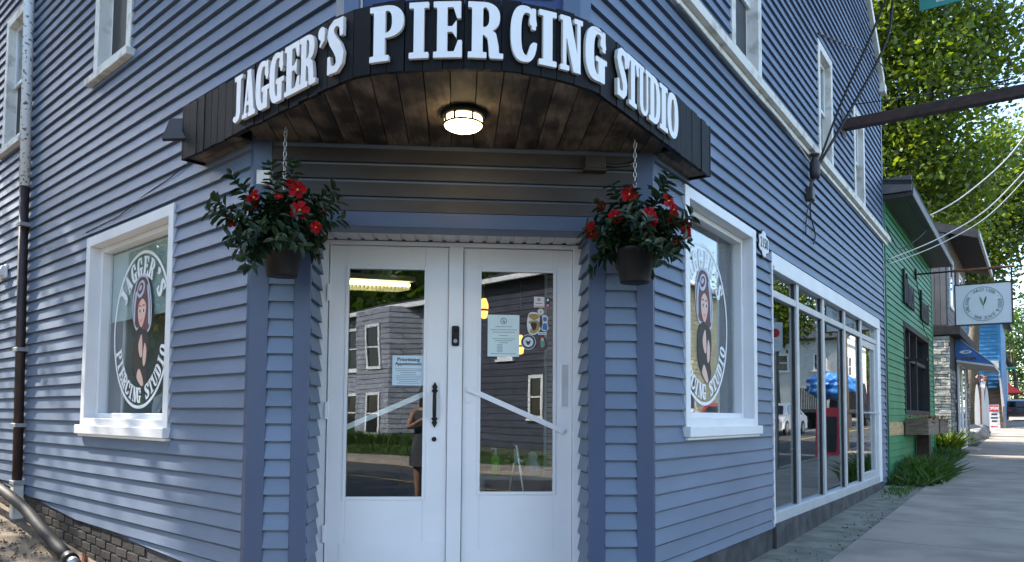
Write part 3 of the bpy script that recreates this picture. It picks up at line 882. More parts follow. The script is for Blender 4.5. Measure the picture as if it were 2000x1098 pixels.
# the room behind the doors
ap = V((-1.0, 11.8, 0))
poly = [FC(-1.12, -0.62, 0), FL(0.6, -0.2, 0), FL(4.6, -0.2, 0), ap, FR(2.66, -0.6, 0), FR(2.66, -0.2, 0), FR(0.4, -0.2, 0), FC(1.03, -0.62, 0)]
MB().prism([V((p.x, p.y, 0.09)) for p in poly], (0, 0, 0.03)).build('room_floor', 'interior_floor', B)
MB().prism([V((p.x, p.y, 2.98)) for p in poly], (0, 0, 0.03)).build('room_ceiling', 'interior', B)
mb = MB()
for a, b in ((poly[2], poly[3]), (poly[3], poly[4])):
    d = (b - a).normalized(); n_ = V((-d.y, d.x, 0)) * 0.05
    mb.hexa([V((a.x, a.y, 0.09)), V((b.x, b.y, 0.09)), V((b.x + n_.x, b.y + n_.y, 0.09)), V((a.x + n_.x, a.y + n_.y, 0.09)),
             V((a.x, a.y, 3.0)), V((b.x, b.y, 3.0)), V((b.x + n_.x, b.y + n_.y, 3.0)), V((a.x + n_.x, a.y + n_.y, 3.0))])
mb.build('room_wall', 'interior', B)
# ------------------------------------------------------------------ letter shapes (slab serif, built from signed fields)
def s_box(X, Y, x0, x1, y0, y1):
    return np.minimum(np.minimum(X - x0, x1 - X), np.minimum(Y - y0, y1 - Y))
def s_ell(X, Y, cx, cy, a, b, p=2.0):
    return (1 - (np.abs((X - cx) / a) ** p + np.abs((Y - cy) / b) ** p) ** (1 / p)) * min(a, b)
def s_quad(X, Y, pts):
    f = None; n = len(pts)
    ar = sum(pts[i][0] * pts[(i + 1) % n][1] - pts[(i + 1) % n][0] * pts[i][1] for i in range(n))
    for i in range(n):
        (x0, y0), (x1, y1) = pts[i], pts[(i + 1) % n]
        l = math.hypot(x1 - x0, y1 - y0)
        d = ((x1 - x0) * (Y - y0) - (y1 - y0) * (X - x0)) / l * (1 if ar > 0 else -1)
        f = d if f is None else np.minimum(f, d)
    return f
def s_stroke(X, Y, pts):
    f = None
    for (x0, y0, r0_), (x1, y1, r1_) in zip(pts[:-1], pts[1:]):
        dx, dy = x1 - x0, y1 - y0
        t = np.clip(((X - x0) * dx + (Y - y0) * dy) / (dx * dx + dy * dy + 1e-9), 0, 1)
        d = r0_ + (r1_ - r0_) * t - np.hypot(X - x0 - t * dx, Y - y0 - t * dy)
        f = d if f is None else np.maximum(f, d)
    return f
U = lambda *a: np.maximum.reduce(a)
I_ = lambda *a: np.minimum.reduce(a)
def glyph_field(ch, X, Y):
    b = lambda *q: s_box(X, Y, *q)
    e = lambda *q: s_ell(X, Y, *q)
    if ch == 'I': return U(b(.085, .255, 0, 1), b(0, .34, 0, .095), b(0, .34, .905, 1)), .34
    if ch == 'P':
        bowl = I_(U(e(.24, .71, .32, .29, 2.4)), X - .2); hole = I_(e(.255, .71, .125, .215, 2.6), X - .255)
        return U(b(.07, .25, 0, 1), b(0, .32, 0, .095), b(0, .28, .905, 1), I_(bowl, -hole)), .56
    if ch == 'R':
        bowl = I_(e(.24, .735, .32, .265, 2.4), X - .2); hole = I_(e(.255, .735, .125, .195, 2.6), X - .255)
        leg = I_(s_stroke(X, Y, [(.30, .46, .05), (.42, .40, .08), (.455, .2, .085), (.46, .06, .085)]), Y)
        return U(b(.07, .25, 0, 1), b(0, .32, 0, .095), b(0, .28, .905, 1), I_(bowl, -hole), leg, b(.40, .62, 0, .085)), .62
    if ch == 'E':
        return U(b(.07, .25, 0, 1), b(0, .50, .905, 1), s_quad(X, Y, [(.34, 1), (.50, 1), (.50, .70), (.44, .70)]), b(.2, .40, .46, .55),
                 s_quad(X, Y, [(.32, .505), (.42, .36), (.42, .65)]), b(0, .52, 0, .095), s_quad(X, Y, [(.35, 0), (.52, 0), (.52, .30), (.455, .30)])), .52
    if ch == 'C' or ch == 'G':
        ring = I_(e(.25, .5, .25, .5, 2.5), -e(.30, .5, .12, .41, 2.6))
        ring = I_(ring, -b(.33, 2, .36 if ch == 'C' else .1, .68))
        tip = U(b(.40, .47, .60, .98), s_stroke(X, Y, [(.40, .72, .05), (.415, .80, .06)]))
        if ch == 'C':
            return U(ring, tip, s_stroke(X, Y, [(.36, .12, .05), (.42, .30, .045)])), .47
        return U(ring, tip, b(.30, .45, .0, .42), b(.24, .52, .37, .46)), .52
    if ch == 'A':
        return U(s_quad(X, Y, [(.20, 1), (.36, 1), (.53, .04), (.32, .04)]), s_quad(X, Y, [(.22, 1), (.30, 1), (.14, .04), (.07, .04)]),
                 b(.13, .40, .26, .34), b(0, .22, 0, .085), b(.27, .58, 0, .085)), .58
    if ch == 'N':
        return U(b(.07, .15, 0, 1), b(.47, .55, 0, 1), s_quad(X, Y, [(.05, 1), (.26, 1), (.56, 0), (.36, 0)]), b(0, .23, 0, .085), b(.39, .62, .915, 1), b(0, .2, .915, 1)), .62
    if ch == 'S':
        return U(s_stroke(X, Y, [(.40, .70, .035), (.40, .84, .045), (.33, .93, .06), (.21, .94, .06), (.11, .86, .075), (.10, .74, .09), (.18, .60, .105), (.29, .46, .11), (.36, .32, .10), (.36, .17, .08), (.27, .07, .065), (.15, .07, .06), (.07, .14, .05), (.06, .30, .035)]),
                 b(.37, .44, .66, .99), b(.02, .09, .01, .34)), .47
    if ch == 'J':
        return U(b(.14, .30, .18, 1), b(.05, .38, .915, 1), s_stroke(X, Y, [(.22, .22, .08), (.19, .10, .075), (.11, .055, .055), (.055, .09, .05)])), .38
    if ch == 'T':
        return U(b(.19, .36, 0, 1), b(0, .55, .905, 1), s_quad(X, Y, [(0, 1), (.15, 1), (.07, .70), (0, .70)]), s_quad(X, Y, [(.40, 1), (.55, 1), (.55, .70), (.48, .70)]), b(.10, .45, 0, .09)), .55
    if ch == 'U':
        bot = I_(e(.275, .27, .215, .27, 2.4), .27 - Y, -e(.315, .27, .095, .19, 2.4))
        return U(b(.06, .22, .26, 1), b(.41, .49, .26, 1), bot, b(0, .28, .915, 1), b(.36, .55, .915, 1)), .55
    if ch == 'D':
        bowl = I_(e(.22, .5, .34, .5, 2.6), X - .2); hole = I_(e(.25, .5, .13, .405, 2.8), X - .25)
        return U(b(.07, .25, 0, 1), b(0, .26, 0, .095), b(0, .26, .905, 1), I_(bowl, -hole)), .56
    if ch == 'O': return I_(e(.26, .5, .26, .5, 2.4), -e(.26, .5, .09, .40, 2.4)), .52
    if ch == "'": return U(e(.12, .87, .11, .12), s_stroke(X, Y, [(.16, .86, .06), (.16, .74, .05), (.08, .64, .02)])), .24
GL = {}
def glyph(ch):
    if ch in GL: return GL[ch]
    st = 1 / 56.0
    xs = np.arange(-.04, .72, st); ys = np.arange(-.04, 1.06, st)
    X, Y = np.meshgrid(xs, ys)
    f, w = glyph_field(ch, X, Y)
    f = f + 0.006                               # slightly rounded, swollen edges
    segs = {}
    H_, W_ = f.shape
    def ip(a, b_, fa, fb):
        t = fa / (fa - fb); return (a[0] + (b_[0] - a[0]) * t, a[1] + (b_[1] - a[1]) * t)
    def key(i, j, e_): return (i, j, e_)
    pos = {}
    nxt = {}
    for i in range(H_ - 1):
        for j in range(W_ - 1):
            c = [f[i, j], f[i, j + 1], f[i + 1, j + 1], f[i + 1, j]]
            m = sum(1 << k for k in range(4) if c[k] > 0)
            if m == 0 or m == 15: continue
            P = [(xs[j], ys[i]), (xs[j + 1], ys[i]), (xs[j + 1], ys[i + 1]), (xs[j], ys[i + 1])]
            K = [(i, j, 0), (i, j + 1, 1), (i + 1, j, 0), (i, j, 1)]
            cr = []
            for k in range(4):
                a, b_ = c[k], c[(k + 1) % 4]
                if (a > 0) != (b_ > 0):
                    pos[K[k]] = ip(P[k], P[(k + 1) % 4], a, b_); cr.append((k, a > 0))
            # walk with inside on the left: leave through an edge going inside->outside
            outs = [k for k, ins in cr if ins]; ins_ = [k for k, ins in cr if not ins]
            if len(cr) == 2:
                nxt[K[outs[0]]] = K[ins_[0]]
            else:
                for k in outs:
                    nxt[K[k]] = K[(k + 3) % 4] if (k + 3) % 4 in ins_ else K[(k + 1) % 4]
    loops = []
    left = set(nxt)
    while left:
        s = left.pop(); lp = [pos[s]]; k = nxt[s]
        while k != s and k in left:
            left.discard(k); lp.append(pos[k]); k = nxt[k]
        if len(lp) > 7: loops.append(lp)
    # thin out
    out = []
    for lp in loops:
        keep = [lp[0]]
        n = len(lp)
        for i in range(1, n):
            a, b_, c = keep[-1], lp[i], lp[(i + 1) % n]
            ar = abs((b_[0] - a[0]) * (c[1] - a[1]) - (b_[1] - a[1]) * (c[0] - a[0]))
            if ar > 0.00004 or math.hypot(b_[0] - a[0], b_[1] - a[1]) > 0.12: keep.append(b_)
        if len(keep) > 3: out.append(keep)
    area = lambda l: sum(l[i][0] * l[(i + 1) % len(l)][1] - l[(i + 1) % len(l)][0] * l[i][1] for i in range(len(l)))
    out.sort(key=lambda l: -abs(area(l)))
    flat = [p for l in out for p in l]
    tris = tessellate_polygon([[V((p[0], p[1], 0)) for p in l] for l in out])
    GL[ch] = (flat, [len(l) for l in out], [tuple(t) for t in tris], w)
    return GL[ch]
def glyph_solid(ch, place, depth):
    """place(x01, y01, d) -> world; returns (verts, faces)"""
    flat, lens, tris, w = glyph(ch)
    n = len(flat)
    vs = [place(p[0] / w, p[1], depth) for p in flat] + [place(p[0] / w, p[1], 0) for p in flat]
    fs = [t for t in tris] + [(t[2] + n, t[1] + n, t[0] + n) for t in tris]
    k = 0
    for l in lens:
        for i in range(l):
            a, b_ = k + i, k + (i + 1) % l
            fs.append((a, b_, b_ + n, a + n))
        k += l
    return vs, fs
def glyph_flat(ch, place):
    flat, lens, tris, w = glyph(ch)
    return [place(p[0] / w, p[1]) for p in flat], list(tris)

# ------------------------------------------------------------------ curved sign canopy
HB, HT = 3.085, 3.445
def CC(P): return FC.inv(P)
ctrl = [CC(FL(t, 0.16, 0)) for t in (0.68, 0.3, 0.0, -0.4, -0.8)] + [(-0.655, 0.925), (-0.52, 1.035), (-0.30, 1.122), (-0.05, 1.166), (0.13, 1.172), (0.30, 1.155), (0.52, 1.078), (0.70, 0.968)] + [CC(FR(t, 0.163, 0)) for t in (-0.95, -0.5, 0.0, 0.3, 0.64)]
def catmull(pts, m=14):
    out = []
    for i in range(len(pts) - 1):
        p0, p1, p2, p3 = pts[max(i - 1, 0)], pts[i], pts[i + 1], pts[min(i + 2, len(pts) - 1)]
        for k in range(m):
            t = k / m
            out.append(tuple(0.5 * (2 * p1[c] + (p2[c] - p0[c]) * t + (2 * p0[c] - 5 * p1[c] + 4 * p2[c] - p3[c]) * t * t + (3 * p1[c] - p0[c] - 3 * p2[c] + p3[c]) * t ** 3) for c in (0, 1)))
    out.append(pts[-1]); return out
cv = catmull(ctrl)
acc = [0.0]
for a, b in zip(cv[:-1], cv[1:]): acc.append(acc[-1] + math.hypot(b[0] - a[0], b[1] - a[1]))
SL = acc[-1]
cvx = np.array([p[0] for p in cv]); cvy = np.array([p[1] for p in cv]); acc_ = np.array(acc)
def curve(s):
    x, y = float(np.interp(s, acc_, cvx)), float(np.interp(s, acc_, cvy))
    s1, s2 = max(0, s - 0.02), min(SL, s + 0.02)
    tx, ty = float(np.interp(s2, acc_, cvx) - np.interp(s1, acc_, cvx)), float(np.interp(s2, acc_, cvy) - np.interp(s1, acc_, cvy))
    l = math.hypot(tx, ty); tx, ty = tx / l, ty / l
    return (x, y), (-ty, tx)         # point, outward normal in (u, out)
def onfas(s, d, z):
    (x, y), (nx, ny) = curve(s)
    return FC(x + nx * d, y + ny * d, z)
sign = thing('sign_canopy', 'black curved board canopy over the corner door with white raised studio lettering', 'sign canopy', FC(0, 0.5, HB))
s = 0.0
rr = random.Random(5)
while s < SL - 0.01:
    w = min(rr.uniform(0.086, 0.108), SL - s)
    d = rr.uniform(0.018, 0.026)
    zt, zb_ = HT + rr.uniform(-0.008, 0.006), HB - 0.012 + rr.uniform(-0.004, 0.004)
    mb = MB(); e = 0.0022
    a, b = s + e, s + w - e
    vs = [onfas(a, 0, zb_), onfas(b, 0, zb_), onfas(b, d, zb_), onfas(a, d, zb_), onfas(a, 0, zt), onfas(b, 0, zt), onfas(b, d, zt), onfas(a, d, zt)]
    mb.hexa(vs); mb.build('fascia_board', 'fascia_black', sign)
    s += w
# backing ring, lid and end boards
n = 70
mb = MB()
for i in range(n):
    a, b = SL * i / n, SL * (i + 1) / n
    mb.hexa([onfas(a, -0.03, HB + 0.004), onfas(b, -0.03, HB + 0.004), onfas(b, -0.0015, HB + 0.004), onfas(a, -0.0015, HB + 0.004), onfas(a, -0.03, HT - 0.02), onfas(b, -0.03, HT - 0.02), onfas(b, -0.0015, HT - 0.02), onfas(a, -0.0015, HT - 0.02)])
mb.build('canopy_frame', 'black_wood', sign)
mb = MB()
loop = [onfas(SL * i / n, -0.02, HT - 0.05) for i in range(n + 1)] + [FR(0.64, -0.0, HT - 0.05), FR(0.0, 0.0, HT - 0.05), FL(0.0, 0.0, HT - 0.05), FL(0.68, 0.0, HT - 0.05)]
mb.prism(loop[::-1], (0, 0, 0.02)); mb.build('canopy_lid', 'roof_dark', sign)
MB().bbox(FL, 0.68, 0.70, 0.0, 0.185, HB - 0.012, HT, 0.002).build('end_board', 'fascia_black', sign)
MB().bbox(FR, 0.64, 0.66, 0.0, 0.185, HB - 0.012, HT, 0.002).build('end_board', 'fascia_black', sign)
# soffit planks, parallel to the depth of the canopy
def out_at(u):
    best = 0
    for i in range(len(cv) - 1):
        (x0, y0), (x1, y1) = cv[i], cv[i + 1]
        if min(x0, x1) <= u <= max(x0, x1) and abs(x1 - x0) > 1e-9:
            t = (u - x0) / (x1 - x0); best = max(best, y0 + t * (y1 - y0))
    return best
def wall_at(u):
    if u < UCL: return None
    return 0.0
u = -1.30
while u < 1.25:
    w = 0.138
    us = [u + 0.003, u + w / 2, u + w - 0.003]
    outs = [max(0.02, out_at(x) - 0.012) for x in us]
    mb = MB(); dz = rr.uniform(-0.002, 0.002)
    vs = [FC(x, 0.026, HB + dz) for x in us] + [FC(x, o, HB + dz) for x, o in zip(us, outs)]
    vs += [p + V((0, 0, 0.016)) for p in vs]
    fs = [(0, 1, 4, 3), (1, 2, 5, 4), (6, 9, 10, 7), (7, 10, 11, 8), (0, 3, 9, 6), (2, 8, 11, 5), (3, 4, 10, 9), (4, 5, 11, 10), (0, 6, 7, 1), (1, 7, 8, 2)]
    mb.add(vs, fs); mb.build('soffit_plank', 'soffit_wood', sign)
    u += w
for F, t0, t1 in ((FL, 0.02, 0.66), (FR, 0.02, 0.62)):
    for k in range(2):
        MB().box(F, t0, t1, 0.022 + 0.064 * k, 0.082 + 0.064 * k, HB - 0.001, HB + 0.014).build('soffit_plank', 'soffit_wood', sign)
# letters: (char, start, end) along the canopy edge, from the corner of the left wall
LET = [('J', 0.757, 0.865), ('A', 0.871, 1.024), ('G', 1.03, 1.181), ('G', 1.187, 1.342), ('E', 1.353, 1.505), ('R', 1.505, 1.665), ("'", 1.684, 1.749), ('S', 1.768, 1.904), ('P', 2.056, 2.231), ('I', 2.261, 2.356), ('E', 2.382, 2.52), ('R', 2.551, 2.721), ('C', 2.759, 2.881), ('I', 2.901, 2.995), ('N', 3.019, 3.153), ('G', 3.174, 3.331), ('S', 3.462, 3.59), ('T', 3.587, 3.742), ('U', 3.745, 3.892), ('D', 3.892, 4.054), ('I', 4.054, 4.172), ('O', 4.172, 4.346)]
for ch, a, b in LET:
    z0, z1 = 3.122, 3.408
    def place(x, y, d, a=a, b=b, z0=z0, z1=z1):
        return onfas(a + (b - a) * x, 0.030 + d, z0 + (z1 - z0) * y)
    vs, fs = glyph_solid(ch, place, 0.020)
    lt = MB().add(vs, fs).build('letter', 'letter_white', sign)
    lt.data.materials.append(M['letter_edge'])
    for p in lt.data.polygons:
        if len(p.vertices) == 4: p.material_index = 1
# ------------------------------------------------------------------ lamp under the canopy
lc = FC(0.014, 0.602, 0)
lamp = thing('ceiling_lamp', 'round lit flush lamp with black rim on the canopy soffit', 'lamp', (lc.x, lc.y, HB - 0.002))
o = V((lc.x, lc.y, 0))
MB().lathe(o, [(0.02, HB - 0.002), (0.128, HB - 0.002), (0.132, HB - 0.008), (0.132, HB - 0.028), (0.124, HB - 0.034), (0.02, HB - 0.034)], 32).build('base_ring', 'black_metal', lamp, True)
MB().lathe(o, [(0.02, HB - 0.034), (0.108, HB - 0.034), (0.110, HB - 0.05), (0.110, HB - 0.072), (0.104, HB - 0.086), (0.085, HB - 0.097), (0.05, HB - 0.104), (0.004, HB - 0.106)], 32).build('diffuser', 'lamp_glow', lamp, True)
mb = MB()
for k in range(32):
    a, b = 2 * math.pi * k / 32, 2 * math.pi * (k + 1) / 32
    ri, ro = 0.1105, 0.119
    q = [o + V((r_ * math.cos(t), r_ * math.sin(t), 0)) for t in (a, b) for r_ in (ri, ro)]
    mb.hexa([V((p.x, p.y, HB - 0.080)) for p in (q[0], q[2], q[3], q[1])] + [V((p.x, p.y, HB - 0.070)) for p in (q[0], q[2], q[3], q[1])])
mb.build('rim', 'black_metal', lamp)
for a in (-1.95, -1.03, 0.25, 1.4, 2.7, 3.7):
    mb = MB(); F = Frame(o, V((math.cos(a), math.sin(a), 0)), V((-math.sin(a), math.cos(a), 0)))
    mb.box(F, 0.1105, 0.1185, -0.006, 0.006, HB - 0.070, HB - 0.034); mb.build('rim_post', 'black_metal', lamp)
# floodlight on the left end of the canopy
fl = thing('floodlight', 'small black flat solar floodlight bracketed to the left end of the canopy', 'floodlight', FL(0.72, 0.2, 3.2))
F2 = Frame(FL(0.74, 0.16, 3.30), (dL * 0.80 + nL * 0.60).normalized(), (nL * 0.80 - dL * 0.60).normalized())
mb = MB(); a = math.radians(28)
pts = []
for (x, y, z) in ((-0.09, -0.012, -0.10), (0.09, -0.012, -0.10), (0.09, 0.012, -0.10), (-0.09, 0.012, -0.10), (-0.09, -0.012, 0.10), (0.09, -0.012, 0.10), (0.09, 0.012, 0.10), (-0.09, 0.012, 0.10)):
    y2, z2 = y * math.cos(a) + z * math.sin(a), -y * math.sin(a) + z * math.cos(a)
    pts.append(F2(x + 0.02, -y2 + 0.02, z2))
mb.hexa(pts); mb.build('panel', 'black_metal', fl)
mb = MB(); mb.tube([FL(0.69, 0.14, 3.24), FL(0.73, 0.15, 3.24), FL(0.76, 0.15, 3.27)], 0.012, 6); mb.build('bracket', 'black_metal', fl)
cb = MB().tube([FL(0.78, 0.05, 3.20), FL(0.95, 0.026, 3.15), FL(1.25, 0.026, 3.10), FL(1.7, 0.026, 3.06), FL(2.2, 0.026, 2.98), FL(3.0, 0.026, 2.96)], 0.004, 5).build('lamp_cable', 'wire_black')
tag(base_at(cb, FL(0.78, 0.05, 3.06)), 'thin black cable sagging along the left wall from the floodlight', 'cable')

# ------------------------------------------------------------------ hanging baskets
def leaf_quads(c, d, nrm, ln, wd, fold=0.25):
    d = d.normalized(); s = d.cross(nrm)
    if s.length < 1e-4: s = d.orthogonal()
    s.normalize(); nn = s.cross(d)
    droop = -nn * ln * 0.18
    p0, p1, p2, p3 = c, c + d * ln * 0.35, c + d * ln * 0.72 + droop * 0.4, c + d * ln + droop
    l1, r1 = p1 + s * wd * 0.5 + nn * wd * fold, p1 - s * wd * 0.5 + nn * wd * fold
    l2, r2 = p2 + s * wd * 0.42 + nn * wd * fold, p2 - s * wd * 0.42 + nn * wd * fold
    return [p0, l1, l2, p3, r2, r1], [(0, 1, 2, 3), (0, 3, 4, 5)]
def basket(hook, potc_z, zt, spread, flowers, sprays, seed, label, rad=0.122):
    rr = random.Random(seed)
    t = thing('hanging_basket', label, 'flower basket', (hook.x, hook.y, potc_z))
    c = V((hook.x, hook.y, 0))
    zb_, zt_ = potc_z, potc_z + 0.215
    MB().lathe(c, [(0.01, zb_), (rad * 0.74, zb_), (rad * 0.76, zb_ + 0.006), (rad * 0.98, zt_ - 0.03), (rad * 1.06, zt_ - 0.028), (rad * 1.08, zt_ - 0.004), (rad * 1.04, zt_), (rad * 0.94, zt_), (rad * 0.92, zt_ - 0.03), (0.01, zt_ - 0.03)], 28).build('pot', 'plastic_pot', t, True)
    # chain of links up to the hook
    mb = MB(); z = zt_ + 0.30; k = 0
    while z < hook.z - 0.03:
        d = V((1, 0, 0)) if k % 2 else V((0.25, 1, 0)).normalized()
        ring = []
        for q in range(11):
            a = 2 * math.pi * q / 10
            ring.append(V((c.x, c.y, z + 0.019)) + d * 0.009 * math.cos(a) + V((0, 0, 0.0215)) * math.sin(a))
        mb.tube(ring, 0.0032, 5, cap=False)
        z += 0.031; k += 1
    mb.build('chain', 'galv', t, True)
    mb = MB(); mb.tube([hook + V((0, 0, 0.0)), hook + V((0, 0, -0.015)), hook + V((0.014, 0, -0.028)), hook + V((0.004, 0, -0.044)), hook + V((-0.012, 0, -0.034))], 0.0035, 5)
    mb.build('hook', 'galv', t, True)
    mb = MB()
    top = V((c.x, c.y, zt_ + 0.32))
    for q in range(3):
        a = q * 2.094 + 0.4
        mb.tube([top, c + V((math.cos(a) * rad, math.sin(a) * rad, zt_))], 0.0028, 5)
    mb.build('hanger_wire', 'plastic_pot', t)
    # leafy shoots
    lv = MB(); st = MB()
    cen = V((c.x, c.y, zt_ + 0.13))
    shoots = []
    for i in range(64):
        a = rr.uniform(0, 6.283); el = rr.uniform(-0.45, 1.45)
        ln = rr.uniform(0.12, 0.26) * (0.85 if el > 1.0 else 1.0)
        st0 = V((c.x + math.cos(a) * 0.05, c.y + math.sin(a) * 0.05, zt_ + rr.uniform(0.0, 0.08)))
        d = V((math.cos(a) * math.cos(el) * spread, math.sin(a) * math.cos(el) * spread, math.sin(el) * 0.85 + 0.10))
        shoots.append((st0, d * ln * 1.05))
    for (dx, dy, dz) in sprays:
        shoots.append((V((c.x + dx * 0.25, c.y - 0.06, zt_ + max(0.02, dz * 0.25))), V((dx * 0.78, dy, dz * 0.78))))
    for p0, d in shoots:
        m = max(4, int(d.length / 0.030))
        pts = []
        for k in range(m + 1):
            f = k / m
            p = p0 + d * f + V((0, 0, -0.05 * f * f * (1.2 if d.z < 0.05 else 0.3)))
            pts.append(p)
        st.tube(pts, [0.004 * (1 - 0.6 * k / m) for k in range(m + 1)], 4, cap=False)
        ax = d.normalized()
        for k in range(1, m + 1):
            for sd in (0, 1, 2):
                an = k * 1.57 + sd * 2.4 + rr.uniform(-0.5, 0.5)
                o1 = ax.orthogonal().normalized(); o2 = ax.cross(o1)
                dd = (o1 * math.cos(an) + o2 * math.sin(an)) * rr.uniform(0.8, 1.1) + ax * rr.uniform(0.35, 0.9) + V((0, 0, -0.15))
                v_, f_ = leaf_quads(pts[k], dd, ax + V((0, 0, 0.7)), rr.uniform(0.058, 0.096), rr.uniform(0.028, 0.044))
                lv.add(v_, f_)
    stuff(lv.build('foliage', 'basket_leaf', t, fix=False))
    stuff(st.build('stems', 'stem_green', t, fix=False))
    for (x, z, dp, tx, tz, sc) in flowers:
        p = V((c.x + x, c.y - dp, z))
        ax = V((tx, -1, tz)).normalized()
        o1 = ax.cross(V((0, 0, 1))).normalized(); o2 = o1.cross(ax)
        mb = MB(); mb.tube([p - ax * 0.045 * sc, p - ax * 0.02 * sc, p], [0.006 * sc, 0.008 * sc, 0.016 * sc], 7, cap=False)
        ph = rr.uniform(0, 1)
        for q in range(5):
            a = q * 1.2566 + ph
            dr_ = o1 * math.cos(a) + o2 * math.sin(a); tn = o2 * math.cos(a) - o1 * math.sin(a)
            r_ = 0.047 * sc
            vs = [p, p + dr_ * r_ * 0.45 + tn * r_ * 0.40 + ax * r_ * 0.2, p + dr_ * r_ * 0.95 + tn * r_ * 0.52 + ax * r_ * rr.uniform(-0.05, 0.2), p + dr_ * r_ * 1.12 + tn * r_ * 0.05 + ax * r_ * rr.uniform(-0.1, .1),
                  p + dr_ * r_ * 0.92 - tn * r_ * 0.42 + ax * r_ * rr.uniform(0, 0.3), p + dr_ * r_ * 0.45 - tn * r_ * 0.34 + ax * r_ * 0.25]
            mb.add(vs, [(0, 1, 2, 3), (0, 3, 4, 5)])
        fl_ = mb.build('flower', 'petal_red', t, fix=False)
        MB().lathe((0, 0, 0), [(0.001, 0), (0.005 * sc, 0.002), (0.003 * sc, 0.007)], 6)
        mb = MB(); mb.tube([p + ax * 0.001, p + ax * 0.010 * sc], [0.007 * sc, 0.003 * sc], 6); mb.build('flower_eye', 'flower_eye', fl_)
    return t
hL = V((-1.390, 4.616, 3.085)); hR = V((0.766, 4.797, 3.085))
# flowers: dx, z, depth toward street, turn x, turn z, scale
basket(hL, 2.160, 2.835, 1.0,
       [(0.130, 2.640, 0.17, 0.1, 0.15, 1.05), (0.150, 2.515, 0.19, 0.2, 0.0, 1.12), (-0.125, 2.595, 0.16, -0.7, 0.1, 1.0), (-0.150, 2.565, 0.14, -0.3, -0.1, 0.95), (-0.280, 2.475, 0.10, -0.5, -0.5, 0.85), (0.235, 2.425, 0.15, 0.6, -0.4, 0.72), (-0.115, 2.262, 0.16, -0.6, -0.7, 0.62), (0.24, 2.53, 0.05, 0.9, 0.1, 0.8), (0.09, 2.68, 0.15, 0.6, 0.4, 0.7), (0.02, 2.60, 0.17, 0.3, 0.7, 0.5)],
       [(-0.34, -0.10, 0.20), (-0.36, -0.12, 0.14), (-0.26, -0.08, 0.36), (0.10, -0.12, 0.42), (0.34, -0.06, 0.22), (0.30, -0.02, 0.30), (0.36, -0.04, 0.12), (-0.02, -0.15, 0.40), (-0.14, -0.16, -0.16), (-0.10, -0.17, -0.20), (-0.12, -0.15, -0.10)], 3,
       'hanging basket of red flowers with a trailing shoot, chained beside the left window wall')
basket(hR, 2.168, 2.812, 0.95,
       [(-0.065, 2.675, 0.19, 0.0, 0.25, 1.05), (0.055, 2.515, 0.20, 0.1, 0.0, 1.1), (0.060, 2.565, 0.18, 0.3, 0.3, 0.9), (-0.145, 2.545, 0.17, -0.2, 0.1, 0.92), (-0.225, 2.625, 0.10, -1.0, 0.1, 0.72), (-0.290, 2.490, 0.10, -0.9, -0.2, 0.85), (-0.285, 2.455, 0.10, -0.6, -0.6, 0.8), (0.185, 2.655, 0.12, 0.8, 0.2, 1.05), (0.215, 2.600, 0.13, 0.9, -0.1, 0.8), (0.215, 2.545, 0.13, 0.7, -0.2, 1.0), (0.290, 2.500, 0.12, 0.4, 0.0, 0.95), (0.300, 2.465, 0.10, 0.9, -0.1, 0.9), (0.235, 2.395, 0.12, 0.5, -0.4, 0.62)],
       [(0.18, -0.05, 0.42), (0.15, -0.02, 0.40), (-0.16, -0.08, 0.36), (-0.24, -0.05, 0.26), (-0.30, -0.06, 0.10), (0.28, -0.1, 0.06), (0.30, -0.1, 0.18), (0.12, -0.12, -0.08), (0.20, -0.1, -0.04), (-0.06, -0.12, 0.34)], 11,
       'hanging basket of many red flowers, chained in front of the right corner post')
# ------------------------------------------------------------------ window decals
def smooth_loop(pts, m=6):
    out = []; n = len(pts)
    for i in range(n):
        p0, p1, p2, p3 = pts[i - 1], pts[i], pts[(i + 1) % n], pts[(i + 2) % n]
        for k in range(m):
            t = k / m
            out.append(tuple(0.5 * (2 * p1[c] + (p2[c] - p0[c]) * t + (2 * p0[c] - 5 * p1[c] + 4 * p2[c] - p3[c]) * t * t + (3 * p1[c] - p0[c] - 3 * p2[c] + p3[c]) * t ** 3) for c in (0, 1)))
    return out
def flat_poly(F, loop, cu, cz, o, sgn, mb):
    tr = tessellate_polygon([[V((p[0], p[1], 0)) for p in loop]])
    mb.add([F(cu + sgn * p[0], o, cz + p[1]) for p in loop], tr)
def ell(cx, cy, a, b, n=20, rot=0.0):
    c, s = math.cos(rot), math.sin(rot)
    return [(cx + a * math.cos(t) * c - b * math.sin(t) * s, cy + a * math.cos(t) * s + b * math.sin(t) * c) for t in np.linspace(0, 2 * math.pi, n + 1)[:-1]]
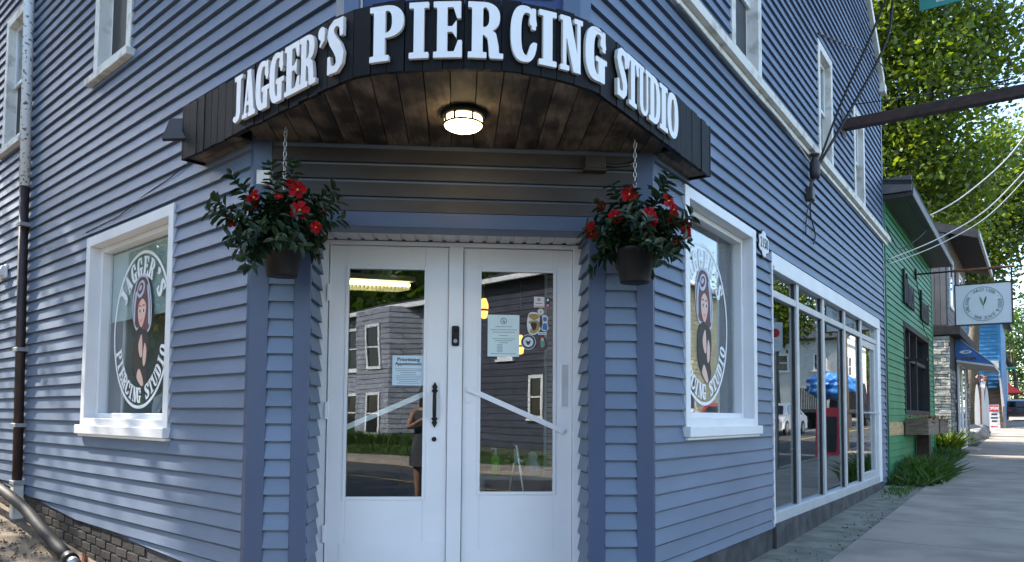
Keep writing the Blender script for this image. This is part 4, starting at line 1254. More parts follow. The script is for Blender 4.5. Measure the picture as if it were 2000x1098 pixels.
def decal(F, cu, cz, hw, hh, sgn, o, label):
    t = thing('window_decal', label, 'window decal', F(cu, o, cz))
    mb = MB(); n = 64
    vs = []
    for k in range(n):
        a = 2 * math.pi * k / n
        for w in (0.0, 0.026):
            vs.append(F(cu + sgn * (hw - w) * math.cos(a), o, cz + (hh - w) * math.sin(a)))
    mb.add(vs, [(2 * k, 2 * ((k + 1) % n), 2 * ((k + 1) % n) + 1, 2 * k + 1) for k in range(n)])
    mb.build('ring', 'decal_white', t)
    def word(txt, a0, a1, inward, h, w, rf):
        adv = []
        for i, ch in enumerate(txt):
            if ch == ' ': continue
            f = (i + 0.5) / len(txt); a = math.radians(a0 + (a1 - a0) * f)
            px, pz = hw * rf * math.cos(a), hh * rf * math.sin(a)
            tx, tz = -hw * math.sin(a), hh * math.cos(a)
            if not inward: tx, tz = -tx, -tz
            l = math.hypot(tx, tz); tx, tz = tx / l, tz / l
            wd = w * (0.6 if ch in "I'" else 1.0)
            def place(x, y, px=px, pz=pz, tx=tx, tz=tz, wd=wd):
                dx, dy = (x - 0.5) * wd, (y - 0.5) * h
                return F(cu + sgn * (px + tx * dx - tz * dy), o, cz + pz + tz * dx + tx * dy)
            v_, f_ = glyph_flat(ch, place)
            MB().add(v_, f_).build('letter', 'decal_white', t, fix=False)
    word("JAGGER'S", 152, 28, False, 0.165, 0.105, 0.80)
    word("PIERCING STUDIO", 196, 344, True, 0.125, 0.085, 0.83)
    # the printed figure: hair, face, dress, arms and leg as flat shapes
    def shape(name, loop, mat, k):
        mb = MB(); flat_poly(F, loop, cu, cz, o + 0.0006 * k, sgn, mb); return mb.build(name, mat, t, fix=False)
    shape('print_outline', smooth_loop([(-.17, .10), (-.185, .27), (-.11, .43), (.0, .46), (.11, .42), (.19, .25), (.205, .05), (.13, -.04), (.0, .0), (-.10, .0)]), 'hair_hi', 1)
    shape('print_hair', smooth_loop([(-.155, .10), (-.165, .26), (-.10, .41), (.0, .44), (.10, .40), (.17, .25), (.185, .06), (.12, -.02), (.0, .02), (-.09, .02)]), 'hair_print', 2)
    shape('print_curl', ell(-.02, .34, .085, .065, 18, .6), 'hair_hi', 3)
    shape('print_curl', ell(-.025, .345, .060, .042, 18, .6), 'hair_print', 4)
    shape('print_curl', ell(-.03, .35, .032, .020, 14, .6), 'hair_hi', 5)
    shape('print_lock', smooth_loop([(.125, .36), (.165, .22), (.175, .05), (.150, .04), (.14, .20), (.105, .34)]), 'hair_hi', 3)
    shape('print_lock', smooth_loop([(-.13, .32), (-.155, .20), (-.145, .06), (-.125, .08), (-.125, .2), (-.10, .31)]), 'hair_hi', 3)
    shape('print_face', smooth_loop([(-.065, .13), (-.055, .21), (.02, .255), (.09, .20), (.085, .115), (.035, .03), (-.005, .022), (-.045, .07)]), 'skin_print', 4)
    for x in (-.028, .048):
        shape('print_eye', ell(x, .155, .024, .019, 12), 'decal_white', 5)
        shape('print_pupil', ell(x + .004, .154, .015, .016, 10), 'black_print', 6)
        shape('print_brow', smooth_loop([(x - .03, .188), (x, .206), (x + .032, .190), (x, .194)], 3), 'hair_print', 6)
    shape('print_mouth', smooth_loop([(-.022, .085), (.005, .080), (.038, .098), (.015, .060), (-.006, .062)], 4), 'pink_print', 6)
    shape('print_dress', smooth_loop([(-.03, .02), (-.12, -.05), (-.15, -.20), (-.12, -.33), (-.02, -.42), (.10, -.47), (.16, -.40), (.14, -.30), (.17, -.18), (.15, -.04), (.05, .0)]), 'black_print', 3)
    shape('print_arm', smooth_loop([(.0, -.06), (-.035, -.14), (.005, -.23), (.05, -.22), (.045, -.12), (.03, -.05)]), 'skin_print', 4)
    shape('print_arm', smooth_loop([(.09, -.12), (.06, -.24), (.08, -.31), (.12, -.28), (.13, -.18)]), 'skin_print', 4)
    shape('print_leg', smooth_loop([(-.01, -.33), (-.05, -.40), (.04, -.47), (.09, -.46), (.05, -.38)]), 'skin_print', 4)
    return t
decal(FL, 2.085, 2.030, 0.578, 0.662, -1, -0.1285, 'round white studio decal with printed woman on the left side window')
decal(FR, 1.345, 2.090, 0.575, 0.662, 1, -0.1285, 'round white studio decal with printed woman on the window right of the doors')

# ------------------------------------------------------------------ door notices, stickers, bell
no = thing('paper_notice', 'pale blue appointment notice taped to the left door pane', 'notice', FC(-0.347, DO - 0.02, 1.54))
MB().box(FC, -0.458, -0.237, DO - 0.0068, DO - 0.0060, 1.540, 1.748).build('sheet', 'paper_blue', no)
mb = MB(); put_text(mb, FC, 'Prioritising', -0.347, DO - 0.0054, 1.720, 0.036, bold=0.0012); put_text(mb, FC, 'Appointments', -0.347, DO - 0.0054, 1.690, 0.032, bold=0.0012)
mb.build('heading', 'ink', no, fix=False)
mb = MB(); rr = random.Random(2)
for i in range(9):
    z = 1.655 - i * 0.0125; w = rr.uniform(0.05, 0.095)
    mb.box(FC, -0.347 - w, -0.347 + w, DO - 0.0058, DO - 0.0055, z - 0.002, z + 0.002)
mb.build('print_lines', 'ink_grey', no)
no = thing('paper_notice', 'pale green notice with round emblem taped to the right door pane', 'notice', FC(0.318, DO - 0.02, 1.75))
MB().box(FC, 0.206, 0.430, DO - 0.0068, DO - 0.0060, 1.750, 2.046).build('sheet', 'paper', no)
mb = MB(); n = 24
vs = [FC(0.318 + r_ * math.cos(2 * math.pi * k / n), DO - 0.0055, 2.002 + r_ * math.sin(2 * math.pi * k / n)) for k in range(n) for r_ in (0.022, 0.018)]
mb.add(vs, [(2 * k, 2 * ((k + 1) % n), 2 * ((k + 1) % n) + 1, 2 * k + 1) for k in range(n)])
mb.box(FC, 0.312, 0.316, DO - 0.0057, DO - 0.0054, 1.992, 2.014); mb.box(FC, 0.319, 0.326, DO - 0.0057, DO - 0.0054, 1.990, 2.004)
mb.build('emblem', 'ink', no)
mb = MB()
for z, w in ((1.962, .06), (1.940, .095), (1.923, .08), (1.899, .03), (1.876, .08), (1.862, .06), (1.848, .03), (1.834, .02), (1.824, .02), (1.814, .02), (1.804, .02), (1.794, .02), (1.784, .02), (1.770, .09)):
    c = 0.318 if w > .025 else 0.292
    mb.box(FC, c - w, c + w, DO - 0.0057, DO - 0.0054, z - 0.002, z + 0.002)
mb.build('print_lines', 'ink_grey', no)
def sticker(label, parts):
    t = None
    for k, (name, loop, mat, cu, cz) in enumerate(parts):
        mb = MB(); flat_poly(FC, loop, cu, cz, DO - 0.0064 + 0.0005 * k, 1, mb)
        if t is None:
            t = thing('sticker', label, 'sticker', FC(cu, DO - 0.0064, cz), 'stickers on the right door pane')
        mb.build(name, mat, t, fix=False)
rc = lambda w, h: [(-w / 2, -h / 2), (w / 2, -h / 2), (w / 2, h / 2), (-w / 2, h / 2)]
sticker('white rectangular card sticker with small seal high on the right door pane', [('backing', rc(.074, .076), 'sign_white', .570, 2.142), ('seal', ell(0, 0, .014, .014), 'pink_print', .568, 2.160), ('print_line', rc(.05, .006), 'ink_grey', .568, 2.132), ('print_line', rc(.07, .006), 'pink_print', .570, 2.112)])
sticker('small navy and pink square sticker beside the white card', [('backing', rc(.030, .070), 'sticker_navy', .632, 2.140), ('mark', rc(.018, .02), 'pink_print', .632, 2.118), ('mark', ell(0, 0, .008, .01), 'sign_white', .632, 2.158)])
sticker('small round pale seal sticker under the white card', [('backing', ell(0, 0, .027, .027), 'tan_board', .582, 2.072), ('seal', ell(0, 0, .019, .019), 'sign_white', .582, 2.072), ('mark', ell(0, 0, .008, .008), 'tan_board', .582, 2.072)])
sticker('gold and black curled cut-out sticker on the right door pane', [('backing', smooth_loop([(-.04, .05), (-.02, .08), (.03, .075), (.045, .04), (.04, -.01), (.05, -.04), (.01, -.08), (-.03, -.07), (-.045, -.02)]), 'sign_white', .530, 1.988),
        ('mark', smooth_loop([(-.035, .05), (-.015, .07), (.03, .065), (.037, .04), (.0, .025)]), 'gold', .530, 1.988), ('mark', smooth_loop([(-.035, .012), (.03, .02), (.042, -.035), (.005, -.07), (-.028, -.06), (-.01, -.02)]), 'gold', .530, 1.988), ('mark', smooth_loop([(-.02, .0), (.02, .005), (.02, -.03), (.0, -.05)]), 'black_print', .530, 1.988)])
sticker('tall blue and white cut-out sticker by the pane edge', [('backing', smooth_loop([(-.02, .05), (.0, .058), (.022, .04), (.018, 0), (.026, -.04), (.0, -.056), (-.024, -.045), (-.016, 0)]), 'sign_white', .612, 1.992), ('mark', smooth_loop([(-.012, .04), (.012, .04), (.01, .015), (-.01, .015)]), 'sticker_blue', .612, 1.992), ('mark', smooth_loop([(-.012, -.005), (.012, -.005), (.016, -.045), (-.016, -.045)]), 'sticker_blue', .612, 1.992)])
sticker('thin pale strip sticker by the pane edge', [('backing', rc(.062, .018), 'sign_white', .593, 1.918), ('print_line', rc(.05, .005), 'ink_grey', .593, 1.918)])
sticker('round navy badge sticker with white centre beside the notice', [('backing', ell(0, 0, .054, .054), 'sign_white', .494, 1.856), ('mark', ell(0, 0, .050, .050), 'sticker_navy', .494, 1.856), ('mark', ell(0, 0, .036, .036), 'sign_white', .494, 1.856), ('mark', smooth_loop([(-.018, .012), (0, .004), (.018, .012), (.008, -.018), (-.008, -.018)]), 'sticker_navy', .494, 1.856)])
sticker('dark brown and teal cut-out sticker beside the navy badge', [('backing', smooth_loop([(-.03, .04), (0, .056), (.028, .03), (.035, -.03), (.0, -.052), (-.038, -.035)]), 'hair_print', .594, 1.846), ('mark', smooth_loop([(-.012, .02), (.01, .028), (.018, -.01), (.0, -.03), (-.012, -.015)]), 'sticker_teal', .594, 1.846), ('mark', ell(0.0, .03, .010, .012), 'skin_print', .594, 1.846)])
bl = thing('video_doorbell', 'black video doorbell on the white post between the doors', 'doorbell', FC(-0.021, DO + 0.034, 1.816))
MB().bbox(FC, -0.047, 0.005, DO + 0.034, DO + 0.056, 1.816, 1.957, 0.008).build('body', 'black_metal', bl)
MB().prism([FC(-0.021 + 0.011 * math.cos(a), DO + 0.056, 1.925 + 0.011 * math.sin(a)) for a in np.linspace(0, 6.283, 17)[:-1]], nC * 0.004).build('lens', 'car_glass', bl)
MB().prism([FC(-0.021 + 0.014 * math.cos(a), DO + 0.056, 1.850 + 0.014 * math.sin(a)) for a in np.linspace(0, 6.283, 17)[:-1]], nC * 0.003).build('button', 'grey_metal', bl)
# house number plaque
pq = thing('number_plaque', 'scalloped white number plaque with black border reading 2150', 'number plaque', FR(2.47, 0.02, 2.81))
half = [(0, .135), (.05, .125), (.075, .085), (.14, .075), (.17, .05), (.155, 0), (.17, -.05), (.14, -.075), (.075, -.085), (.05, -.125), (0, -.135)]
full = half + [(-x, y) for x, y in half[::-1][1:-1]]
for sc, o0, o1, mt, nm in ((1.0, 0.02, 0.036, 'black_metal', 'border'), (0.90, 0.036, 0.041, 'sign_white', 'face')):
    MB().prism([FR(2.47 + x * sc, o0, 2.945 + y * sc) for x, y in full], nR * (o1 - o0)).build(nm, mt, pq)
mb = MB(); put_text(mb, FR, '2150', 2.47, 0.0425, 2.945, 0.135, sx=0.88, bold=0.004); mb.build('digits', 'ink', pq, fix=False)
# small boxes
jb = thing('junction_box', 'weathered grey junction box on the header under the canopy', 'junction box', FC(0.88, 0.02, 2.94))
MB().bbox(FC, 0.815, 0.950, 0.01, 0.075, 2.955, 3.040, 0.004).build('box', 'gutter_dark', jb)
MB().bbox(FC, 0.805, 0.960, 0.005, 0.080, 2.940, 2.955, 0.003).build('lower_flange', 'gutter_dark', jb)
MB().tube([FC(0.95, 0.04, 2.99), FC(1.02, 0.04, 2.985), FC(1.12, 0.035, 3.0), FC(1.16, 0.03, 3.03)], 0.012, 6).build('cable_tail', 'wire_black', jb)
eb = thing('wall_box', 'old white electrical box half hidden by the left flower basket', 'electrical box', FC(-1.245, 0.03, 2.79))
MB().bbox(FC, -1.275, -1.210, 0.026, 0.09, 2.79, 2.865, 0.004).build('box', 'old_white', eb)
MB().bbox(FC, -1.283, -1.202, 0.09, 0.096, 2.782, 2.873, 0.002).build('lid', 'old_white', eb)
vt = thing('vent_hood', 'white plastic vent hood high on the left wall beyond the drainpipe', 'vent', FL(5.55, 0.02, 2.86))
MB().bbox(FL, 5.44, 5.68, 0.02, 0.04, 2.84, 2.99, 0.003).build('flange', 'white_paint', vt)
MB().hexa([FL(5.46, 0.04, 2.86), FL(5.66, 0.04, 2.86), FL(5.66, 0.13, 2.86), FL(5.46, 0.13, 2.86), FL(5.46, 0.04, 2.97), FL(5.66, 0.04, 2.97), FL(5.66, 0.07, 2.97), FL(5.46, 0.07, 2.97)]).build('hood', 'white_paint', vt)
# drainpipe
dp = thing('drainpipe', 'drainpipe with flaking white upper length and brown lower length on the left wall', 'drainpipe', FL(4.53, 0.075, 0.2))
ux = lambda z: 4.53 + (z - 0.3) * 0.062
def pipe(z0, z1, name, mat, r_=0.047, n=10):
    MB().tube([FL(ux(z0), 0.075, z0), FL(ux((z0 + z1) / 2), 0.075, (z0 + z1) / 2), FL(ux(z1), 0.075, z1)], r_, n).build(name, mat, dp, True)
pipe(3.72, 7.1, 'upper_pipe', 'flaky_white', 0.052); pipe(0.60, 3.73, 'lower_pipe', 'brown_metal', 0.047)
mb = MB(); mb.hexa([FL(ux(.2) - .055, .03, .235), FL(ux(.2) + .055, .03, .235), FL(ux(.2) + .055, .125, .235), FL(ux(.2) - .055, .125, .235), FL(ux(.6) - .05, .03, .61), FL(ux(.6) + .05, .03, .61), FL(ux(.6) + .05, .12, .61), FL(ux(.6) - .05, .12, .61)])
mb.build('boot', 'old_white', dp)
for z in (3.30, 1.98, 1.20, 0.62):
    MB().bbox(FL, ux(z) - 0.085, ux(z) + 0.065, 0.02, 0.13, z - 0.02, z + 0.02, 0.003).build('strap', 'grey_metal', dp)
# black conduit curving down to the ground
cd = thing('conduit', 'thick black conduit curving down past the drainpipe to a metal coupling', 'conduit', FL(2.15, 0.28, 0.12))
pts = [FL(8.0, 0.2, 0.50), FL(6.6, 0.22, 0.62), FL(5.6, 0.22, 0.64), FL(4.9, 0.22, 0.60), FL(4.3, 0.22, 0.53), FL(3.7, 0.22, 0.43), FL(3.1, 0.24, 0.30), FL(2.6, 0.26, 0.21), FL(2.28, 0.28, 0.165)]
MB().tube(pts, 0.050, 10).build('pipe', 'black_rubber', cd, True)
MB().tube([FL(2.33, 0.277, 0.172), FL(2.22, 0.285, 0.158)], 0.058, 12).build('collar', 'black_metal', cd, True)
MB().tube([FL(2.22, 0.285, 0.158), FL(2.12, 0.29, 0.15)], 0.044, 12).build('coupling', 'galv', cd, True)
br = thing('hand_brush', 'small orange brush head lying against the foundation by the conduit', 'brush', FL(2.02, 0.2, 0.1))
FB = Frame(FL(2.02, 0.26, 0.155), (dL * 0.8 - nL * 0.3 + V((0, 0, 0.55))).normalized(), (nL * 0.9 + dL * 0.3).normalized())
mb = MB(); mb.hexa([FB(-.10, -.022, -.012), FB(.10, -.022, -.012), FB(.10, .022, -.012), FB(-.10, .022, -.012), FB(-.10, -.022, .012), FB(.10, -.022, .012), FB(.10, .022, .012), FB(-.10, .022, .012)]); mb.build('head', 'brush_orange', br)
mb = MB()
for i in range(70):
    a = FB(random.uniform(-.095, .095), random.uniform(-.018, .018), 0.012); mb.tube([a, a + V((random.uniform(-.015, .015), random.uniform(-.015, .015), random.uniform(.02, .045)))], 0.0016, 3, cap=False)
mb.build('bristles', 'litter', br, fix=False)
mb = MB(); nn = 12; mm = 9; cen = FL(1.85, 0.42, 0.07); vs = []
for i in range(nn):
    for j in range(mm):
        x, y = (i / (nn - 1) - .5), (j / (mm - 1) - .5)
        h = max(0, 0.25 - x * x - y * y) * 0.32 + random.uniform(0, .018)
        p = cen + dL * x * 0.62 + nL * y * 0.42; vs.append(V((p.x, p.y, gz(p.x, p.y) - .02 + h)))
mb.add(vs, [(i * mm + j, (i + 1) * mm + j, (i + 1) * mm + j + 1, i * mm + j + 1) for i in range(nn - 1) for j in range(mm - 1)])
cl_ = mb.build('crumpled_cloth', 'cloth_teal', None, True); tag(base_at(cl_, V((cen.x, cen.y, 0.05))), 'crumpled grey-blue cloth lying on the ground by the conduit end', 'cloth')

# ------------------------------------------------------------------ service drop, sign arm, wires on the right wall
sb = thing('electric_service', 'grey cable service head with insulators on the right wall above the shop front', 'service head', FR(4.2, 0.03, 3.75))
MB().lathe(FR(4.26, 0.10, 0), [(0.02, 4.02), (0.05, 4.02), (0.058, 4.08), (0.058, 4.20), (0.03, 4.24), (0.03, 4.27), (0.055, 4.28), (0.055, 4.30), (0.02, 4.31)], 12).build('insulator', 'gutter_dark', sb, True)
MB().bbox(FR, 4.14, 4.26, 0.02, 0.10, 3.76, 3.90, 0.01).build('box', 'gutter_dark', sb)
MB().tube([FR(4.26, 0.10, 4.03), FR(4.20, 0.07, 3.95), FR(4.20, 0.06, 3.88)], 0.018, 6).build('neck', 'gutter_dark', sb)
def wire(name, pts, r_, mat, label, m=8):
    pp = []
    for i in range(len(pts) - 1):
        p0, p1, p2, p3 = [V(pts[max(0, min(len(pts) - 1, i + k))]) for k in (-1, 0, 1, 2)]
        for k in range(m):
            t = k / m
            pp.append(0.5 * (2 * p1 + (p2 - p0) * t + (2 * p0 - 5 * p1 + 4 * p2 - p3) * t * t + (3 * p1 - p0 - 3 * p2 + p3) * t ** 3))
    pp.append(V(pts[-1]))
    o = MB().tube(pp, r_, 5).build(name, mat, None, True)
    lo = min(pp, key=lambda q: q.z)
    return tag(base_at(o, lo), label, 'cable')
wire('service_wire', [FR(4.28, .12, 4.15), FR(4.26, .40, 4.85), FR(4.10, .95, 5.95), FR(3.4, 2.28, 8.75)], 0.013, 'wire_black', 'straighter black service cable rising from the service head over the pavement')
wire('service_wire', [FR(4.28, .12, 4.15), FR(4.45, .45, 4.80), FR(4.55, .82, 5.55), FR(4.3, 1.05, 6.35), FR(3.4, 2.28, 8.85)], 0.016, 'wire_black', 'sagging thicker black service cable rising from the service head')
wire('wall_wire', [FR(4.24, .08, 3.95), FR(4.28, .04, 3.65), FR(4.50, .04, 3.45), FR(4.44, .035, 3.32)], 0.008, 'wire_black', 'loose black wire end hanging below the service head')
wire('wall_wire', [FR(4.20, .08, 3.80), FR(4.12, .04, 3.6), FR(4.08, .035, 3.35)], 0.006, 'wire_black', 'thin wire running down the boards under the service head')
wire('belt_wire', [FR(0.4, .055, 4.285), FR(2.0, .055, 4.272), FR(3.2, .055, 4.28), FR(4.2, .06, 4.2)], 0.009, 'wire_white', 'thin pale wire strung under the white belt course')
arm = thing('steel_beam', 'long rusty brown steel arm projecting from the right wall over the pavement', 'sign arm', FR(6.3, 0.0, 5.25))
MB().bbox(FR, 6.24, 6.36, 0.022, 3.4, 5.23, 5.37, 0.006).build('beam', 'rust_brown', arm)
MB().bbox(FR, 6.18, 6.42, 0.018, 0.03, 5.12, 5.46, 0.003).build('wall_plate', 'rust_brown', arm)
MB().tube([FR(7.13, 0.02, 5.88), FR(6.31, 2.3, 5.40)], 0.008, 5).build('stay_rod', 'wire_black', arm)
MB().tube([FR(6.30, 1.7, 5.37), FR(6.30, 1.72, 5.46), FR(6.30, 1.95, 5.48)], 0.012, 5).build('cleat', 'rust_brown', arm)
wire('wall_stay', [FR(4.83, .03, 5.96), FR(6.2, .08, 6.37), FR(8.0, .12, 6.95), FR(9.6, .10, 7.30)], 0.010, 'rust_brown', 'twisted rusty stay wire crossing the upper right wall boards')
gs = thing('street_sign', 'green street sign with white lettering bracketed above the pavement', 'street sign', FR(5.0, 1.1, 5.98))
MB().bbox(FR, 4.99, 5.01, 1.10, 1.84, 5.985, 6.75, 0.002).build('plate', 'sign_green', gs)
FS = Frame(FR(4.988, 0, 0), nR, -dR)
mb = MB(); put_text(mb, FS, 'L.', 1.335, 0.0, 6.10, 0.20, bold=0.006); mb.build('lettering', 'sign_white', gs, fix=False)
MB().tube([FR(5.0, 0.02, 6.95), FR(5.0, 1.95, 6.95)], 0.02, 6).build('bracket', 'black_metal', gs)
MB().bbox(FR, 4.985, 5.015, 1.60, 1.80, 6.70, 6.95, 0.002).build('clamp', 'black_metal', gs)
MB().bbox(FR, 4.985, 5.015, 1.14, 1.18, 6.70, 6.95, 0.002).build('clamp', 'black_metal', gs)
# ------------------------------------------------------------------ green shop next door
G = thing('green_shop', 'bright green clapboard shop with black lettering and planter window', 'building', FR(13.0, 0, 0.3))
G_OP = (11.70, 15.75, 1.42, 3.20)
mb = MB(); wall_cells(FR, 9.62, 16.7, 0.1, 5.15, [shrink(G_OP, 0.02)], -0.16, 0.0, mb)
mb.box(FR, 16.54, 16.7, -4, -0.16, 0.1, 5.15); mb.box(FR, 9.62, 9.78, -4, -0.16, 0.1, 5.15); mb.box(FR, 9.62, 16.7, -4.16, -4, 0.1, 5.9)
gw = mb.build('wall', 'green_paint', G)
clapboards(FR, 9.66, 16.64, 0.30, 5.1, [G_OP, (9.66, 11.52, 1.04, 1.28)], 1.04, gw, exp=0.121, mat='green_paint', wob=0.004, lip=0.022)
MB().bbox(FR, 16.60, 16.72, -0.02, 0.03, 0.3, 5.12, 0.003).build('corner_board', 'green_paint', G)
MB().bbox(FR, 9.62, 9.68, 0.0, 0.03, 0.3, 5.12, 0.003).build('corner_board', 'green_paint', G)
for z in (1.045, 1.165):
    mb = MB(); mb.prism([FR(9.72, 0.0, z), FR(11.52, 0.0, z), FR(11.52 - (0.2 if z > 1.1 else 0), 0.0, z + 0.118), FR(9.72, 0.0, z + 0.118)], nR * 0.018); mb.build('bare_board', 'bare_wood', gw)
mb = MB(); casing(FR, G_OP, 0.09, -0.18, 0.03, mb); gwin = mb.build('window', 'black_wood', G)
for u in (12.75, 13.85):
    MB().bbox(FR, u, u + 0.10, -0.16, -0.02, 1.51, 3.11, 0.003).build('mullion', 'black_wood', gwin)
MB().bbox(FR, 11.8, 15.66, -0.14, -0.04, 2.50, 2.58, 0.003).build('transom', 'black_wood', gwin)
for a, b in ((11.79, 12.75), (12.85, 13.85), (13.95, 15.66)):
    MB().box(FR, a, b, -0.10, -0.095, 1.51, 3.11).build('pane', 'glass_plain', gwin)
MB().box(FR, 11.6, 15.8, -0.6, -0.58, 1.3, 3.2).build('window_backing', 'interior', gwin)
rr = random.Random(4)
for i in range(9):
    u = 12.0 + rr.uniform(0, 3.4); z = rr.uniform(1.55, 2.9)
    MB().bbox(FR, u, u + rr.uniform(.08, .3), -0.40, -0.38, z, z + rr.uniform(.1, .4), 0.004).build('display_card', rr.choice(['paper', 'sign_white', 'paper_blue', 'tan_board']), gwin)
MB().bbox(FR, 11.75, 11.86, 0.0, 0.40, 2.44, 2.49, 0.002).build('shelf_arm', 'black_wood', gwin)
# black wooden letters: tall narrow strokes and rounds, each its own piece
def stroke_letters(s0, z0, items):
    for (x, w, h0, h1, hole) in items:
        mb = MB()
        if hole:
            casing(FR, (s0 + x, s0 + x + w, z0 + h0, z0 + h1), w * 0.36, 0.024, 0.06, mb, 0.003)
        else:
            mb.bbox(FR, s0 + x, s0 + x + w, 0.024, 0.06, z0 + h0, z0 + h1, 0.003)
        mb.build('sign_letter', 'black_wood', G)
stroke_letters(11.65, 3.56, [(0.0, .13, 0, .66, False), (.20, .13, .02, .50, False), (.38, .10, .0, .62, False), (.56, .30, .0, .44, True), (.92, .30, .0, .44, True), (1.28, .14, .0, .46, False)])
stroke_letters(14.30, 3.52, [(0.0, .13, 0, .66, False), (.22, .30, .0, .42, True), (.60, .30, .0, .42, True), (.98, .12, .0, .44, False), (1.2, .14, .0, .46, False)])
# eave, gutter, roof
MB().bbox(FR, 9.55, 16.78, -0.1, 0.36, 5.06, 5.13, 0.004).build('soffit', 'gutter_dark', G)
MB().bbox(FR, 9.55, 16.78, 0.36, 0.48, 5.05, 5.22, 0.01).build('gutter', 'gutter_dark', G)
mb = MB(); mb.hexa([FR(9.5, -4.3, 5.95), FR(16.8, -4.3, 5.95), FR(16.8, 0.46, 5.24), FR(9.5, 0.46, 5.24), FR(9.5, -4.3, 6.05), FR(16.8, -4.3, 6.05), FR(16.8, 0.46, 5.32), FR(9.5, 0.46, 5.32)]); mb.build('roof', 'roof_dark', G)
MB().bbox(FR, 9.50, 9.56, -2.0, 0.46, 5.14, 5.40, 0.004).build('barge_board', 'grey_board', G)
for k, (u, lb) in enumerate(((11.45, 'weathered plank planter box with red flowers, left one under the green shop window'), (13.55, 'weathered plank planter box with red flowers, right one under the green shop window'))):
    t = thing('planter_box', lb, 'planter', FR(u + 0.9, 0.25, 1.02), 'planters under the green shop window')
    for j in range(2):
        z = 1.04 + j * 0.155
        MB().bbox(FR, u, u + 1.75, 0.40, 0.43, z, z + 0.150, 0.003).build('plank', 'weathered_wood', t)
        MB().bbox(FR, u, u + 0.03, 0.04, 0.40, z, z + 0.150, 0.003).build('plank', 'weathered_wood', t)
        MB().bbox(FR, u + 1.72, u + 1.75, 0.04, 0.40, z, z + 0.150, 0.003).build('plank', 'weathered_wood', t)
    MB().box(FR, u + .03, u + 1.72, 0.04, 0.40, 1.05, 1.28).build('soil', 'earth', t)
    Q = []; P = []
    for i in range(260):
        p = FR(u + random.uniform(.05, 1.7), random.uniform(.06, .45), 1.28); d = V((random.gauss(0, .5), random.gauss(0, .5), random.uniform(-.3, 1))).normalized()
        q = p + d * random.uniform(.02, .16); s_ = d.orthogonal().normalized() * random.uniform(.012, .03); l = d * .05
        (P if random.random() < (.45 if k == 0 else .3) else Q).append([tuple(q - s_), tuple(q + l * .5 - s_ * .2), tuple(q + s_), tuple(q - l * .5)])
    stuff(quads('foliage', Q, 'grass_blade', t)); stuff(quads('blossoms', P, 'petal_red', t))
sp = MB().bbox(FR, 12.95, 13.25, 0.05, 0.28, 0.3, 1.03, 0.005).build('planter_post', 'rust_brown'); tag(base_at(sp, FR(13.1, 0.16, 0.3)), 'dark red wooden post under the planter boxes of the green shop', 'post')
# weeds at the foot of the green wall
def tuft(name, label, F, us, os_, n, hgt, mat, cat, w=0.010, lean=0.35):
    Q = []
    for i in range(n):
        u = random.gauss((us[0] + us[1]) / 2, (us[1] - us[0]) / 4); u = min(max(u, us[0]), us[1]); o = random.uniform(*os_)
        p = gpt(F, u, o, -0.02); h = hgt * random.uniform(.35, 1.0) * (1 - 0.5 * abs((u - (us[0] + us[1]) / 2) / (us[1] - us[0]) * 2) ** 2)
        a = random.uniform(0, 6.28); dx = V((math.cos(a), math.sin(a), 0)); ln = V((random.gauss(0, lean), random.gauss(0, lean), 1)) * h
        ww = w * random.uniform(.6, 1.8)
        Q.append([tuple(p - dx * ww), tuple(p + ln * .55 - dx * ww * .9), tuple(p + ln + V((ln.x, ln.y, 0)) * .35), tuple(p + ln * .5 + dx * ww)])
    o_ = quads(name, Q, mat); stuff(o_)
    return tag(o_, label, cat)
tuft('weeds', 'overgrown weeds and grass at the foot of the green shop wall', FR, (9.4, 13.0), (0.03, 0.62), 1500, 0.46, 'grass_blade', 'weeds', 0.012, 0.6)
tuft('weeds', 'broad-leaved weeds among the grass by the green shop wall', FR, (9.5, 12.6), (0.05, 0.75), 420, 0.34, 'dark_leaf', 'weeds', 0.045, 0.8)
tuft('weeds', 'small clump of weeds by the corner of the stone building', FR, (15.6, 17.4), (0.02, 0.55), 700, 0.35, 'grass_blade', 'weeds')
tuft('weeds', 'thin weeds in the joint along the shop foundation', FR, (7.6, 9.4), (0.15, 0.5), 160, 0.10, 'grass_blade', 'weeds')

# ------------------------------------------------------------------ stone fronted building
S = thing('stone_building', 'grey boarded building with stacked stone ground floor and blue awning', 'building', FR(20.5, 0, 0.4))
mb = MB()
mb.box(FR, 18.14, 24.5, -8, 0.26, 0.2, 3.55)
sw_ = mb.build('wall', 'mortar', S)
rr = random.Random(9)
Fside = Frame(FR(18.12, 0, 0), nR, -dR)           # wall face turned toward the corner shop
z = 0.40; nst = 0
while z < 3.42:
    h = rr.uniform(0.055, 0.105); u = -0.55 + rr.uniform(-.1, 0)
    while u < 0.27:
        w = rr.uniform(0.10, 0.30); e = min(u + w, 0.27)
        if e - u > 0.03:
            MB().bbox(Fside, u, e - 0.010, -0.02, rr.uniform(0.008, 0.04), z, z + h - 0.012, 0.006).build('stone', 'stone_white', sw_); nst += 1
        u += w
    z += h
z = 0.42
while z < 3.40:
    h = rr.uniform(0.08, 0.15); u = 18.12
    while u < 24.4:
        w = rr.uniform(0.3, 0.7); e = min(u + w, 24.45)
        if not (e > 19.55 and u < 23.0 and z < 3.05) and nst < 285:
            MB().bbox(FR, u, e - 0.014, 0.24, 0.26 + rr.uniform(0.008, 0.04), z, z + h - 0.014, 0.008).build('stone', 'stone_grey', sw_); nst += 1
        u += w
    z += h
mb = MB(); mb.box(FR, 19.6, 22.95, 0.255, 0.30, 0.45, 3.05); dsur = mb.build('entrance_surround', 'gutter_dark', S)
